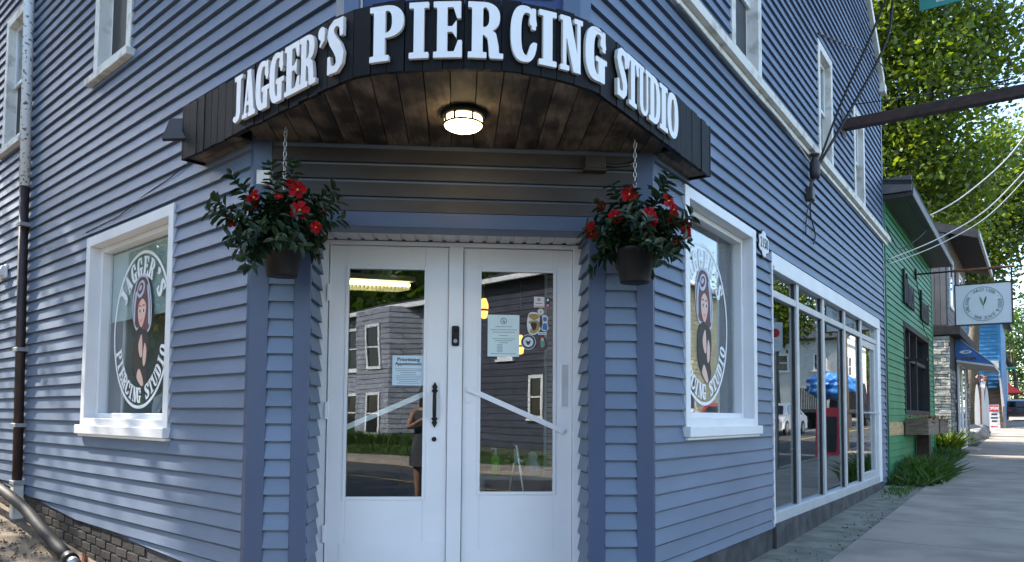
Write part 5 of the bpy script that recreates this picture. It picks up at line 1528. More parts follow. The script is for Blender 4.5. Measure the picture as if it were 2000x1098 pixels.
for a, b in ((19.75, 20.75), (20.85, 22.2)):
    mb = MB(); casing(FR, (a, b, 0.5, 2.95), 0.11, 0.30, 0.345, mb); d_ = mb.build('door', 'white_paint', S)
    MB().box(FR, a + .1, b - .1, 0.32, 0.325, 0.62, 2.85).build('pane', 'glass_shop', d_)
MB().bbox(FR, 19.6, 22.6, 0.26, 0.75, 0.3, 0.52, 0.01).build('step', 'concrete', S)
mb = MB(); mb.box(FR, 18.10, 24.5, -8, 0.22, 3.75, 6.25); up_ = mb.build('upper_wall', 'grey_board', S)
MB().bbox(FR, 18.06, 24.6, -1.2, 0.50, 3.52, 3.76, 0.01).build('ledge', 'roof_dark', S)
for i in range(9):
    MB().bbox(Fside, -0.95 + i * 0.13, -0.95 + i * 0.13 + 0.118, 0.02, 0.045, 3.78, 6.2, 0.004).build('upper_board', 'tan_board' if i in (2, 4, 5) else 'grey_board', up_)
for i in range(16):
    MB().bbox(FR, 18.12, 24.45, 0.22, 0.24, 3.80 + i * .15, 3.80 + i * .15 + .14, 0.004).build('front_board', 'grey_board', up_)
for a in (18.6, 21.6):
    mb = MB(); casing(FR, (a, a + 1.2, 4.3, 5.7), 0.10, 0.2, 0.275, mb); w_ = mb.build('window', 'white_paint', S)
    MB().box(FR, a + .08, a + 1.12, 0.25, 0.255, 4.38, 5.62).build('pane', 'glass_shop', w_)
mb = MB()
mb.hexa([FR(18.06, -4.0, 7.6), FR(24.9, -4.0, 7.6), FR(24.9, 0.95, 6.02), FR(18.06, 0.95, 6.02), FR(18.06, -4.0, 7.75), FR(24.9, -4.0, 7.75), FR(24.9, 0.95, 6.16), FR(18.06, 0.95, 6.16)])
mb.hexa([FR(18.06, -9, 6.02), FR(24.9, -9, 6.02), FR(24.9, -4.0, 7.6), FR(18.06, -4.0, 7.6), FR(18.06, -9, 6.16), FR(24.9, -9, 6.16), FR(24.9, -4.0, 7.75), FR(18.06, -4.0, 7.75)])
mb.build('roof', 'roof_dark', S)
MB().prism([FR(18.12, 0.2, 6.2), FR(18.12, -4.0, 7.55), FR(18.12, -8.0, 6.2)], dR * 0.1).build('gable', 'grey_board', S)
MB().bbox(FR, 18.06, 24.9, 0.94, 1.0, 6.0, 6.15, 0.005).build('gutter', 'grey_metal', S)
mb = MB(); mb.hexa([FR(18.00, -4.0, 7.52), FR(18.05, -4.0, 7.52), FR(18.05, 0.97, 5.95), FR(18.00, 0.97, 5.95), FR(18.00, -4.0, 7.76), FR(18.05, -4.0, 7.76), FR(18.05, 0.97, 6.17), FR(18.00, 0.97, 6.17)]); mb.build('barge_board', 'gutter_dark', S)
# blue awning with lettering on the end panel
A = S
aw = [(0.27, 3.62), (0.27, 2.96), (1.16, 2.80)]
mb = MB()
mb.prism([FR(19.6, o_, z_) for o_, z_ in aw], dR * 3.6)
awn = mb.build('awning', 'awning_blue', S)
MB().prism([FR(19.55, 0.30, 2.90), FR(19.55, 1.18, 2.745), FR(19.55, 1.18, 2.795), FR(19.55, 0.30, 2.955)], dR * 3.7).build('awning_valance', 'awning_white', awn)
mb = MB(); mb.hexa([FR(19.58, .27, 3.625), FR(23.2, .27, 3.625), FR(23.2, 1.17, 2.805), FR(19.58, 1.17, 2.805), FR(19.58, .27, 3.645), FR(23.2, .27, 3.645), FR(23.2, 1.17, 2.825), FR(19.58, 1.17, 2.825)]); mb.build('awning_top', 'awning_white', awn)
Fe = Frame(FR(19.59, 0, 0), nR, -dR)
mb = MB(); put_text(mb, Fe, 'DINER', 0.60, 0.004, 2.985, 0.115, bold=0.004); mb.build('lettering', 'rust_orange', awn, fix=False)
mb = MB(); flat_poly(Fe, ell(0, 0, .145, .045), 0.52, 3.17, 0.003, 1, mb); mb.build('emblem', 'sign_white', awn, fix=False)
mb = MB(); flat_poly(Fe, [(-.06, -.02), (.08, -.012), (.085, .012), (-.04, .02)], 0.53, 3.17, 0.005, 1, mb); mb.build('emblem_band', 'sticker_navy', awn, fix=False)
tuft('shrub', 'yellow-green shrub at the foot of the stone wall', FR, (16.75, 18.05), (0.0, 0.30), 420, 0.75, 'maple_leaf', 'shrub', 0.035, 0.5)

# hanging sign of the juice bar
hs = thing('hanging_sign', 'white square hanging sign with circular lettering and leaf pair on a rusty bracket', 'hanging sign', FR(13.56, 1.25, 3.28))
Fh = Frame(FR(13.54, 0, 0), nR, -dR)
MB().bbox(Fh, 0.755, 1.735, -0.04, 0.0, 3.27, 4.09, 0.004).build('board', 'sign_white', hs)
mb = MB(); casing(Fh, (0.735, 1.755, 3.25, 4.11), 0.026, -0.05, 0.012, mb, 0.003); mb.build('frame', 'rust_brown', hs)
MB().tube([FR(13.56, 0.03, 4.40), FR(13.56, 0.72, 4.40)], 0.018, 6).build('bracket', 'black_metal', hs)
MB().tube([FR(13.56, 0.70, 4.40), FR(13.56, 1.80, 4.40)], 0.026, 6).build('bracket_end', 'rust_orange', hs)
MB().bbox(FR, 13.50, 13.62, 0.02, 0.06, 4.30, 4.50, 0.004).build('wall_plate', 'black_metal', hs)
for o_ in (0.76, 1.74):
    MB().bbox(Fh, o_ - .015, o_ + .015, -0.03, -0.01, 4.11, 4.40, 0.002).build('hanger', 'rust_brown', hs)
mb = MB(); n = 48
for r1_, r2_ in ((.352, .344), (.338, .334)):
    vs = [Fh(1.245 + r_ * math.cos(2 * math.pi * k / n), 0.003, 3.68 + r_ * math.sin(2 * math.pi * k / n)) for k in range(n) for r_ in (r1_, r2_)]
    mb.add(vs, [(2 * k, 2 * ((k + 1) % n), 2 * ((k + 1) % n) + 1, 2 * k + 1) for k in range(n)])
txt = 'WILD LEEK · FOOD & JUICE BAR · HALIFAX · '
for i, ch in enumerate(txt):
    if ch == ' ': continue
    a = math.radians(118 - 360 * i / len(txt))
    put_text(mb, Fh, ch, 1.245 + .285 * math.cos(a), 0.003, 3.68 + .285 * math.sin(a), 0.088, rot=a - math.pi / 2, bold=0.002)
mb.build('lettering', 'ink_grey', hs, fix=False)
for sx, m_ in ((-1, 'leaf_print'), (1, 'leaf_print_dark')):
    mb = MB(); flat_poly(Fh, smooth_loop([(0, -.06), (sx * .045, .03), (sx * .06, .13), (sx * .02, .07)], 5), 1.245, 3.70, 0.004, 1, mb); mb.build('leaf_emblem', m_, hs, fix=False)
mb = MB(); flat_poly(Fh, [(-.004, -.12), (.004, -.12), (.004, -.04), (-.004, -.04)], 1.245, 3.70, 0.004, 1, mb); mb.build('leaf_emblem', 'leaf_print', hs, fix=False)

# ------------------------------------------------------------------ blue house, steps, signs farther up the street
BH = thing('blue_house', 'bright blue clapboard house with outside steps beyond the stone building', 'building', FR(48, 0, 1.0))
mb = MB(); mb.box(FR, 48.0, 57, -9, 0.42, 0.6, 7.4); bw = mb.build('wall', 'blue_house', BH)
Fb = Frame(FR(48.0, 0, 0), nR, -dR)
clapboards(Fb, -3.0, 0.36, 1.0, 7.4, [], 1.0, bw, exp=0.22, mat='blue_house', lip=0.05, wob=0)
MB().bbox(Fb, 0.30, 0.44, -0.1, 0.06, 0.9, 7.4, 0.006).build('corner_board', 'blue_house', BH)
mb = MB(); mb.hexa([FR(47.6, -4.5, 9.6), FR(57.4, -4.5, 9.6), FR(57.4, 0.8, 7.3), FR(47.6, 0.8, 7.3), FR(47.6, -4.5, 9.8), FR(57.4, -4.5, 9.8), FR(57.4, 0.8, 7.5), FR(47.6, 0.8, 7.5)]); mb.build('roof', 'roof_dark', BH)
mb = MB(); mb.box(Fb, -0.9, 0.32, 0.06, 0.09, 4.3, 4.75); mb.build('sign_band', 'awning_white', BH)
st = thing('timber_steps', 'grey timber steps with solid side panel against the blue house', 'steps', FR(44, 0.2, 1.0))
mb = MB(); mb.prism([FR(40.0, -0.35, 0.9), FR(47.9, -0.35, 0.9), FR(47.9, -0.35, 4.0), FR(46.8, -0.35, 4.0), FR(40.0, -0.35, 1.5)], nR * 0.12); mb.build('side_panel', 'grey_board', st)
mb = MB(); mb.hexa([FR(40, .70, .95), FR(40.1, .70, .95), FR(40.1, .82, .95), FR(40, .82, .95), FR(40, .70, 2.0), FR(40.1, .70, 2.0), FR(40.1, .82, 2.0), FR(40, .82, 2.0)]); mb.build('newel_post', 'grey_board', st)
mb = MB(); mb.prism([FR(40.05, 0.72, 1.2), FR(47.9, 0.30, 3.2), FR(47.9, 0.30, 4.1), FR(40.05, 0.72, 2.0)], nR * 0.06); mb.build('side_panel', 'grey_board', st)
for i in range(10):
    MB().bbox(FR, 40.2 + i * .72, 40.2 + i * .72 + .74, -0.25, 0.70 - i * .035, 0.95 + i * .22, 1.17 + i * .22, 0.01).build('tread', 'weathered_wood', st)
op = thing('sandwich_board', 'white sandwich board reading OPEN in red on the far pavement', 'sandwich board', FR(37, 0.45, 0.86))
Fo = Frame(FR(36.9, 0, 0), nR, -dR)
for k, tl in ((0, 1), (1, -1)):
    mb = MB(); F = Frame(FR(36.9 + .25 * k, 0, 0), nR, -dR)
    y0 = 0.0; mb.hexa([F(.26, -.02, .86), F(.68, -.02, .86), F(.68, .0, .86), F(.26, .0, .86), F(.22, -.02 - .1 * tl, 2.02), F(.64, -.02 - .1 * tl, 2.02), F(.64, -.1 * tl, 2.02), F(.22, -.1 * tl, 2.02)]); mb.build('panel', 'sign_white', op)
Ft = Frame(FR(36.88, 0, 0), nR, -dR)
class Tilt:
    def __init__(s): s.d = nR; s.n = -dR
    def __call__(s, u, o, z): return Ft(u, 0.004 + o - 0.1 * (z - .86) / 1.16, z)
T_ = Tilt()
mb = MB(); mb.add([T_(.23, 0, 1.70), T_(.635, 0, 1.70), T_(.63, 0, 2.0), T_(.23, 0, 2.0)], [(0, 1, 2, 3)]); mb.build('red_band', 'sign_red', op)
mb = MB(); put_text(mb, T_, 'OPEN', .432, 0.006, 1.85, 0.20, sx=.75, bold=.008); mb.build('lettering', 'sign_white', op, fix=False)
mb = MB()
for z, w in ((1.58, .12), (1.42, .14), (1.27, .10)): mb.add([T_(.46 - w, .006, z - .04), T_(.46 + w, .006, z - .04), T_(.46 + w, .006, z + .04), T_(.46 - w, .006, z + .04)], [(0, 1, 2, 3)])
mb.build('print_lines', 'ink', op)
mb = MB(); mb.add([T_(.30, .006, 1.02), T_(.38, .006, 1.08), T_(.38, .006, 1.045), T_(.60, .006, 1.045), T_(.60, .006, .995), T_(.38, .006, .995), T_(.38, .006, .96)], [(0, 1, 2, 3, 4, 5, 6)]); mb.build('arrow', 'sign_red', op)
fg = thing('surfboard_stand', 'white surfboards propped upright beside a rocky hedge before the blue house', 'surfboards', FR(33, 0.25, 0.8))
for u, h, w, o_ in ((0.02, 2.0, .20, 0.0), (0.20, 2.15, .19, .05), (.36, 1.9, .16, .1)):
    F = Frame(FR(33 + o_, 0, 0), nR, -dR)
    lp = smooth_loop([(-w * .4, 0), (w * .4, 0), (w * .5, h * .45), (w * .3, h * .85), (0, h), (-w * .3, h * .85), (-w * .5, h * .45)], 4)
    MB().prism([F(u + x, 0, .82 + z_) for x, z_ in lp], dR * 0.05).build('board', 'sign_white', fg)
MB().bbox(FR, 32.9, 32.95, .12, .18, .8, 2.7).build('prop_post', 'rust_orange', fg)
for k in range(10):
    p = FR(33 + random.uniform(-.1, .1), .25 + random.gauss(0, .10), 2.95 + random.gauss(0, .14))
    MB().tube([p, p + V((random.gauss(0, .08), random.gauss(0, .08), .12))], [.05, .015], 5).build('painted_petal', random.choice(['pink_print', 'sign_white', 'rust_orange']), fg)
# rocky bank and hedge between stone building and steps
for i in range(7):
    c = gpt(FR, 25.4 + i * 1.25, 0.12 + random.uniform(-.15, .2), .1); r_ = random.uniform(.25, .5)
    bm = bmesh.new(); bmesh.ops.create_icosphere(bm, subdivisions=2, radius=r_)
    for v in bm.verts: v.co = c + V((v.co.x * random.uniform(.85, 1.15), v.co.y * random.uniform(.85, 1.15), v.co.z * .75 * random.uniform(.85, 1.15)))
    mb = MB(); bm.verts.index_update(); mb.add([v.co for v in bm.verts], [[v.index for v in f.verts] for f in bm.faces]); bm.free()
    ro = mb.build('boulder', 'stone_grey'); tag(base_at(ro, c), ('rough grey boulder touching the end wall of the stone building' if i == 0 else 'rough grey boulder at the foot of the surfboards' if i == 6 else 'rough grey boulder in the middle of the bank past the stone building'), 'boulder', 'boulders past the stone building')
RA = thing('far_shop', 'distant grey shop with dark red awning at the end of the pavement', 'building', FR(70, 0, 1.5))
MB().box(FR, 70, 90, -8, -0.2, 1.0, 6.5).build('wall', 'white_siding', RA)
MB().prism([FR(68, -0.2, 4.6), FR(68, -0.2, 3.5), FR(68, 1.15, 3.5)], dR * 6).build('awning', 'red_awning', RA)
mb = MB(); mb.box(FR, 69.8, 90.2, -8.2, 0.1, 6.5, 6.8); mb.build('roof', 'roof_dark', RA)
MB().box(FR, 71, 74, -0.21, -0.15, 1.6, 3.3).build('shop_window', 'car_glass', RA)
lp_ = thing('lamp_post', 'thin grey street lamp post with green top past the blue house', 'lamp post', FR(60, 0.35, 1.3))
MB().tube([FR(60, .35, 1.3), FR(60, .35, 4.9)], .07, 8).build('post', 'grey_metal', lp_)
MB().bbox(FR, 59.9, 60.1, -.4, .9, 4.9, 5.05, .02).build('green_sign', 'sign_green', lp_)

# ------------------------------------------------------------------ vehicles
def car(F, u, o, z, body, label, L_=4.3, W_=1.75, along=1):
    t = thing('parked_car', label, 'car', F(u, o, z))
    prof = [(-.5, .28), (-.5, .62), (-.46, .80), (-.30, .88), (-.20, 1.30), (-.10, 1.42), (.15, 1.42), (.24, 1.32), (.36, .95), (.47, .84), (.5, .62), (.5, .28)]
    ins = {2: .02, 4: .14, 5: .18, 6: .18, 7: .14}
    vs = []
    for sd in (-1, 1):
        for i, (x, h) in enumerate(prof):
            vs.append(F(u + x * L_, o + sd * (W_ / 2 - ins.get(i, 0)), z + h))
    n = len(prof)
    fs = [tuple(range(n)), tuple(range(2 * n - 1, n - 1, -1))] + [(i, (i + 1) % n, n + (i + 1) % n, n + i) for i in range(n)]
    MB().add(vs, fs).build('body', body, t)
    for sd in (-1, 1):
        mb = MB(); e = W_ / 2
        mb.prism([F(u + x * L_, o + sd * (e - i_), z + h) for x, h, i_ in ((-.27, .90, .0), (-.18, 1.28, .125), (-.09, 1.36, .15), (.13, 1.36, .15), (.21, 1.28, .125), (.30, .92, .0))], F.n * sd * 0.012); mb.build('side_window', 'car_glass', t)
    for x0, h0, x1, h1 in ((.35, .97, .245, 1.31), (-.295, .91, -.205, 1.29)):
        mb = MB(); sg = .02 if x0 > 0 else -.02
        mb.hexa([F(u + x0 * L_, o - .68, z + h0), F(u + x0 * L_, o + .68, z + h0), F(u + x0 * L_ + sg, o + .68, z + h0), F(u + x0 * L_ + sg, o - .68, z + h0), F(u + x1 * L_, o - .6, z + h1), F(u + x1 * L_, o + .6, z + h1), F(u + x1 * L_ + sg, o + .6, z + h1), F(u + x1 * L_ + sg, o - .6, z + h1)]); mb.build('windscreen', 'car_glass', t)
    for x in (-.31, .31):
        for sd in (-1, 1):
            c0 = F(u + x * L_, o + sd * (W_ / 2 - .10), z + .32); c1 = F(u + x * L_, o + sd * (W_ / 2 + .02), z + .32)
            wh = MB().tube([c0, c1], .32, 16).build('wheel', 'tyre', t); MB().tube([c1, c1 + F.n * sd * .012], .19, 12).build('rim', 'grey_metal', wh)
    for sd in (-1, 1):
        for x, m_ in ((-.5, 'sign_red'), (.5, 'sign_white')):
            MB().bbox(F, u + x * L_ - .03, u + x * L_ + .03, o + sd * .62 - .14, o + sd * .62 + .14, z + .60, z + .72, .01).build('light', m_, t)
    return t
car(FR, 58, 1.2, gz(*FR(58, 1.2, 0)[:2]), 'car_black', 'small black car stopped at the end of the pavement')
# ------------------------------------------------------------------ trees
def tree(name, label, base, trunk_pts, blobs, n, leaf, mat, group=None, clump=26, seed=1, r0_=0.35, shell=0.55, limbs=True):
    rs = np.random.RandomState(seed); rr = random.Random(seed)
    t = thing(name, label, 'tree', base, group)
    b = V(base)
    mb = MB()
    pts = [V(p) for p in trunk_pts]
    mb.tube(pts, [r0_ * (1 - .7 * i / (len(pts) - 1)) for i in range(len(pts))], 10)
    tr = mb.build('trunk', 'bark', t, True)
    if limbs:
        for (c, r) in blobs:
            c = V(c); k = rr.randint(len(pts) // 2, len(pts) - 1); p = pts[k]
            m = p.lerp(c, .5) + V((rr.uniform(-.5, .5), rr.uniform(-.5, .5), -.3))
            MB().tube([p, m, c, c + (c - m) * .35], [r0_ * .34, r0_ * .22, r0_ * .12, .02], 6).build('limb', 'bark', t, True)
    vol = np.array([max(r if not isinstance(r, tuple) else r[0], .1) ** 2 for _, r in blobs]); vol = vol / vol.sum()
    C = []
    for (c, r), w in zip(blobs, vol):
        R_ = np.array(r if isinstance(r, tuple) else (r, r, r * .85))
        k = max(3, int(n * w / clump))
        d = rs.normal(size=(k, 3)); d /= np.linalg.norm(d, axis=1)[:, None]
        rad = (shell + (1.06 - shell) * rs.rand(k, 1) ** .7)
        C.append(np.array(c) + d * rad * R_)
    C = np.concatenate(C)
    m = clump
    cs = leaf * 3.1
    P = np.repeat(C, m, axis=0) + rs.normal(size=(len(C) * m, 3)) * np.array([cs, cs, cs * .55])
    N = len(P)
    nrm = rs.normal(size=(N, 3)) * .75 + np.array([0, 0, .9]); nrm /= np.linalg.norm(nrm, axis=1)[:, None]
    a = rs.normal(size=(N, 3)); a -= (a * nrm).sum(1)[:, None] * nrm; a /= np.linalg.norm(a, axis=1)[:, None]
    c2 = np.cross(nrm, a)
    L_ = (leaf * (.55 + .9 * rs.rand(N)))[:, None]
    Q = np.stack([P - a * L_ * .5, P + c2 * L_ * .42 + a * L_ * .08 + nrm * L_ * .12, P + a * L_ * .6, P - c2 * L_ * .42 + a * L_ * .08 + nrm * L_ * .12], axis=1)
    stuff(quads('crown', Q, mat, t))
    return t
bl = [((14.38, 31, 17.18), 2.6), ((16.75, 32, 18.12), 2.7), ((17.29, 30, 16.57), 2.2), ((19.2, 31, 16.47), 1.5), ((19.82, 31, 17.39), 1.1), ((15.69, 32, 14.52), 2.3), ((15.95, 29, 14.05), 1.9), ((18.59, 31, 14.72), 1.5), ((15.61, 31, 11.23), 2.4), ((16.89, 30, 11.7), 2.0), ((16.74, 31, 9.79), 2.0), ((15.3, 33, 12.52), 3.0), ((13.55, 33, 17.77), 3.6), ((13.74, 34, 13.76), 3.6), ((15.08, 33, 20.39), 2.6), ((17.81, 32, 19.82), 2.4), ((17.05, 33, 13.62), 2.0), ((18.87, 32, 11.55), 1.6)]
bx = (15.92, 31, 7.74)
tree('maple_tree', 'tall leafy maple with sunlit top behind the green shop', (bx[0], bx[1], 0.7), [(bx[0], bx[1], .6), (bx[0] + .1, bx[1], 4), (bx[0] + .3, bx[1], 8), (bx[0] + .2, bx[1] - .2, 11.5), (bx[0] + .6, bx[1] - .3, 13.2), (bx[0] + .9, bx[1] - .2, 15)], bl, 52000, .19, 'maple_leaf', seed=3, r0_=.42)
bl = [((27.98, 44, 15.67), 2.4), ((27.43, 46, 14.49), 3.0), ((28.71, 44, 12.76), 2.2), ((24.78, 44, 11.88), 3.0), ((27.72, 45, 11.23), 2.4), ((29.71, 46, 18.15), 1.6), ((25.94, 44, 9.26), 2.0), ((30.02, 44, 13.92), 2.6), ((32.0, 46, 16.93), 2.2), ((25.44, 48, 11.25), 3.4)]
bx = (27.69, 44, 7.51)
tree('maple_tree', 'broad leafy maple over the stone building with bright lower branches', (bx[0] - 1.5, bx[1], 0.9), [(bx[0] - 1.5, bx[1], .8), (bx[0] - 1.4, bx[1], 5), (bx[0] - 1.0, bx[1], 9), (bx[0] - .6, bx[1], 13)], bl, 24000, .23, 'maple_leaf', seed=5, r0_=.4)
bl = [((46.51, 72, 9.53), 2.4), ((47.8, 75, 11.86), 2.2), ((49.84, 76, 7.47), 2.6), ((50.85, 76, 9.99), 3.0), ((49.86, 78, 8.15), 1.8), ((60.34, 92, 5.11), 3.0), ((62.17, 92, 5.72), 3.5)]
bx = (48.29, 74, 2.41)
tree('street_tree', 'smaller dark green tree beyond the blue house', (bx[0], bx[1], 1.4), [(bx[0], bx[1], 1.2), (bx[0], bx[1], 5), (bx[0] - .4, bx[1], 8)], bl, 9000, .30, 'dark_leaf', seed=8, r0_=.25)
# trees along the left street: they dapple the left wall
def left_tree(u, o, h, r, n, seed, label, mat='dark_leaf', leaf=.17, sq=.8, dense=.35):
    b = FL(u, o, 0); z = gz(b.x, b.y)
    rr = random.Random(seed)
    bl = []
    for i in range(10):
        a = rr.uniform(0, 6.28); q = r * rr.uniform(.2, .75)
        bl.append(((b.x + math.cos(a) * q, b.y + math.sin(a) * q, z + h - r * sq + rr.uniform(-.75, .7) * r * sq), r * rr.uniform(.34, .5)))
    return tree('street_tree', label, (b.x, b.y, z), [(b.x, b.y, z - .1), (b.x + .1, b.y, z + h * .35), (b.x - .1, b.y + .1, z + h * .6), (b.x, b.y, z + h * .85)], bl, n, leaf, mat, seed=seed, r0_=.26, shell=dense)
def shade_tree(u, o, zc, r, n, seed, label, leaf=.2, shell=.1, nb=16, limbs=True):
    b = FL(u, o, 0); z = gz(b.x, b.y); rr = random.Random(seed); bl = []
    for i in range(nb):
        a = i * 2.4; q = r * (.15 + .62 * math.sqrt((i + .5) / nb))
        bl.append(((b.x + math.cos(a) * q, b.y + math.sin(a) * q, zc + rr.uniform(-.62, .62) * r), r * rr.uniform(.36, .50)))
    return tree('street_tree', label, (b.x, b.y, z), [(b.x, b.y, z - .1), (b.x + .1, b.y, z + zc * .35), (b.x - .1, b.y + .1, zc - r * .4), (b.x, b.y, zc + r * .4)], bl, n, leaf, 'dark_leaf', seed=seed, r0_=.3, shell=shell, limbs=limbs)
shade_tree(10.3, 2.7, 11.7, 2.15, 24000, 21, 'tall dense tree on the verge shading the left wall', .20, .0)
shade_tree(17.4, 2.9, 11.4, 2.4, 260, 22, 'loose leafy tree on the verge farther up the left street', .17, .2, 8, False)
left_tree(37, 2.0, 14, 6.6, 13000, 24, 'big dark tree at the far end of the left street', leaf=.32, sq=.9)
left_tree(8.0, 13.5, 12.5, 5.6, 17000, 25, 'round bushy tree across the left street', leaf=.30, sq=.95)
left_tree(17.5, 13.5, 13.5, 6.0, 17000, 26, 'spreading bushy tree across the left street, next to the round one', leaf=.32, sq=.95)
left_tree(29.0, 14.5, 9.0, 5.0, 12000, 27, 'tall bushy tree across the left street, farthest from the corner', leaf=.30, sq=.95)

left_tree(22.5, 9.6, 12.0, 5.2, 11000, 28, 'full low-branched tree beside the kerb of the left street', 'maple_leaf', leaf=.28, sq=.98)
eh = thing('sky_block_house', 'added low dark green house blocking the bright horizon at the end of the left street', 'house', FL(44, 4, 1.0))  # unseen house, added to block bright horizon sky mirrored in the left window
MB().box(FL, 42, 50, -8, 34, .4, 5.2).build('wall', 'end_green', eh)
MB().prism([FL(41.5, -8.5, 5.2), FL(50.5, -8.5, 5.2), FL(46, -8.5, 8.0)], nL * 43).build('roof', 'roof_dark', eh)
for o_ in (-4, 1, 7, 12, 18, 24, 30):
    mb = MB(); casing(Frame(FL(42, 0, 0), nL, -dL), (o_, o_ + 1.2, 2.2, 4.0), .12, .01, .08, mb, .004); w_ = mb.build('window', 'white_paint', eh)
    MB().box(Frame(FL(42, 0, 0), nL, -dL), o_ + .1, o_ + 1.1, .02, .03, 2.3, 3.9).build('pane', 'car_glass', w_)

# ------------------------------------------------------------------ houses across the street
def house(name, label, s0, s1, o0, o1, zb_, h, wall, roofm, wins, trim='white_paint', roof_h=1.8, course=0.0, gable_s=False, side_wins=()):
    F = Frame(FR(s0, o0, 0), dR, -nR)
    W_, D_ = s1 - s0, o1 - o0
    t = thing(name, label, 'house', FR((s0 + s1) / 2, (o0 + o1) / 2, zb_))
    mb = MB(); mb.box(F, 0, W_, -D_, 0, zb_ - .6, zb_ + h); w = mb.build('wall', wall, t)
    Fs = Frame(FR(s0, o0, 0), nR, -dR)            # side wall turned to the corner
    if course:
        z = zb_
        while z < zb_ + h - .02:
            e = min(course, zb_ + h - z)
            for FF, L0 in ((F, W_), (Fs, D_)):
                mb = MB(); mb.hexa([FF(0, 0, z), FF(L0, 0, z), FF(L0, .035, z), FF(0, .035, z), FF(0, 0, z + e), FF(L0, 0, z + e), FF(L0, .006, z + e), FF(0, .006, z + e)])
                mb.build('course', wall, w)
            z += course
    ov = .45
    zt = zb_ + h
    mb = MB()
    if gable_s:
        for a, b in ((-D_ - ov, -D_ / 2), (ov, -D_ / 2)):
            mb.hexa([F(-ov, a, zt), F(W_ + ov, a, zt), F(W_ + ov, b, zt + roof_h), F(-ov, b, zt + roof_h), F(-ov, a, zt + .14), F(W_ + ov, a, zt + .14), F(W_ + ov, b, zt + roof_h + .14), F(-ov, b, zt + roof_h + .14)])
        MB().prism([F(.02, 0, zt - .01), F(.02, -D_, zt - .01), F(.02, -D_ / 2, zt + roof_h - .1)], dR * .2).build('gable', wall, t)
    else:
        for a, b in ((-ov, W_ / 2), (W_ + ov, W_ / 2)):
            mb.hexa([F(a, -D_ - ov, zt), F(b, -D_ - ov, zt + roof_h), F(b, ov, zt + roof_h), F(a, ov, zt), F(a, -D_ - ov, zt + .14), F(b, -D_ - ov, zt + roof_h + .14), F(b, ov, zt + roof_h + .14), F(a, ov, zt + .14)])
        MB().prism([F(0, -.02, zt - .01), F(W_, -.02, zt - .01), F(W_ / 2, -.02, zt + roof_h - .1)], nR * .2).build('gable', wall, t)
    mb.build('roof', roofm, t)
    MB().bbox(F, -ov, W_ + ov, ov - .04, ov + .10, zt - .06, zt + .12, .01).build('gutter', trim, t)
    for FF, L in ((F, wins), (Fs, side_wins)):
        for (a, b, c, d) in L:
            mb = MB(); casing(FF, (a, b, c, d), .12, .01, .09, mb, .004); mb.bbox(FF, a - .08, b + .08, .01, .13, c - .06, c + .02, .004)
            wi = mb.build('window', trim, t)
            MB().box(FF, a + .1, b - .1, .03, .035, c + .1, d - .1).build('pane', 'car_glass', wi)
            MB().bbox(FF, a + .1, b - .1, .035, .07, (c + d) / 2 - .03, (c + d) / 2 + .03, .003).build('meeting_rail', trim, wi)
    return t, F
zt_ = -0.05
gh, Fg = house('grey_house', 'grey shingled two storey house with white windows across the street', -33.5, -20.6, 14.0, 24, zt_, 5.9, 'shingle_grey', 'roof_dark',
      [(5.3, 6.3, 3.35, 5.35), (5.3, 6.35, .55, 2.35), (1.4, 2.4, 3.35, 5.35), (1.4, 2.5, .55, 2.35), (11.5, 12.4, 3.3, 5.2)], course=.21, gable_s=True, roof_h=1.5)
# projecting bay with its own windows
mb = MB(); bay = [(6.9, 0), (7.7, 1.0), (10.4, 1.0), (11.2, 0)]
mb.prism([Fg(a, b, zt_ - .4) for a, b in bay], (0, 0, 6.25)); bayo = mb.build('bay', 'shingle_grey', gh)
for z in np.arange(zt_, zt_ + 5.8, .21):
    for (a, b), (c, d) in zip(bay[:-1], bay[1:]):
        p, q = Fg(a, b, z), Fg(c, d, z); dd = (q - p).normalized(); nn = V((-dd.y, dd.x, 0))
        if nn.dot(-nR) < -.2: nn = -nn
        mb = MB(); F3 = Frame((p.x, p.y, 0), dd, nn if nn.dot(-nR) > 0 else -nn); L0 = (q - p).length
        mb.hexa([F3(0, 0, z), F3(L0, 0, z), F3(L0, .035, z), F3(0, .035, z), F3(0, 0, z + .21), F3(L0, 0, z + .21), F3(L0, .006, z + .21), F3(0, .006, z + .21)]); mb.build('course', 'shingle_grey', bayo)
for c, d in ((3.3, 5.2), (.5, 2.3)):
    for a in (8.6,):
        F4 = Frame(Fg(0, 1.0, 0), Fg.d, Fg.n)
        mb = MB(); casing(F4, (a, a + 1.15, c, d), .12, .01, .09, mb, .004); wi = mb.build('window', 'white_paint', gh)
        MB().box(F4, a + .1, a + 1.05, .03, .035, c + .1, d - .1).build('pane', 'car_glass', wi)
        MB().bbox(F4, a + .1, a + 1.05, .035, .07, (c + d) / 2 - .03, (c + d) / 2 + .03, .003).build('meeting_rail', 'white_paint', wi)
mb = MB(); mb.tube([Fg(4.6, .45, zt_ + 5.8), Fg(4.6, .10, zt_ + 5.5), Fg(4.6, .08, zt_ + .2)], .05, 6); mb.build('downpipe', 'white_paint', gh)
nh, _ = house('navy_house', 'dark navy house with small white windows beside the grey shingled house', -19.2, -14.6, 14.5, 23, zt_, 6.4, 'shingle_navy', 'roof_dark', [(1.2, 2.0, 3.4, 4.7), (2.9, 3.7, 1.2, 2.8)], roof_h=1.6, course=.24, gable_s=True)
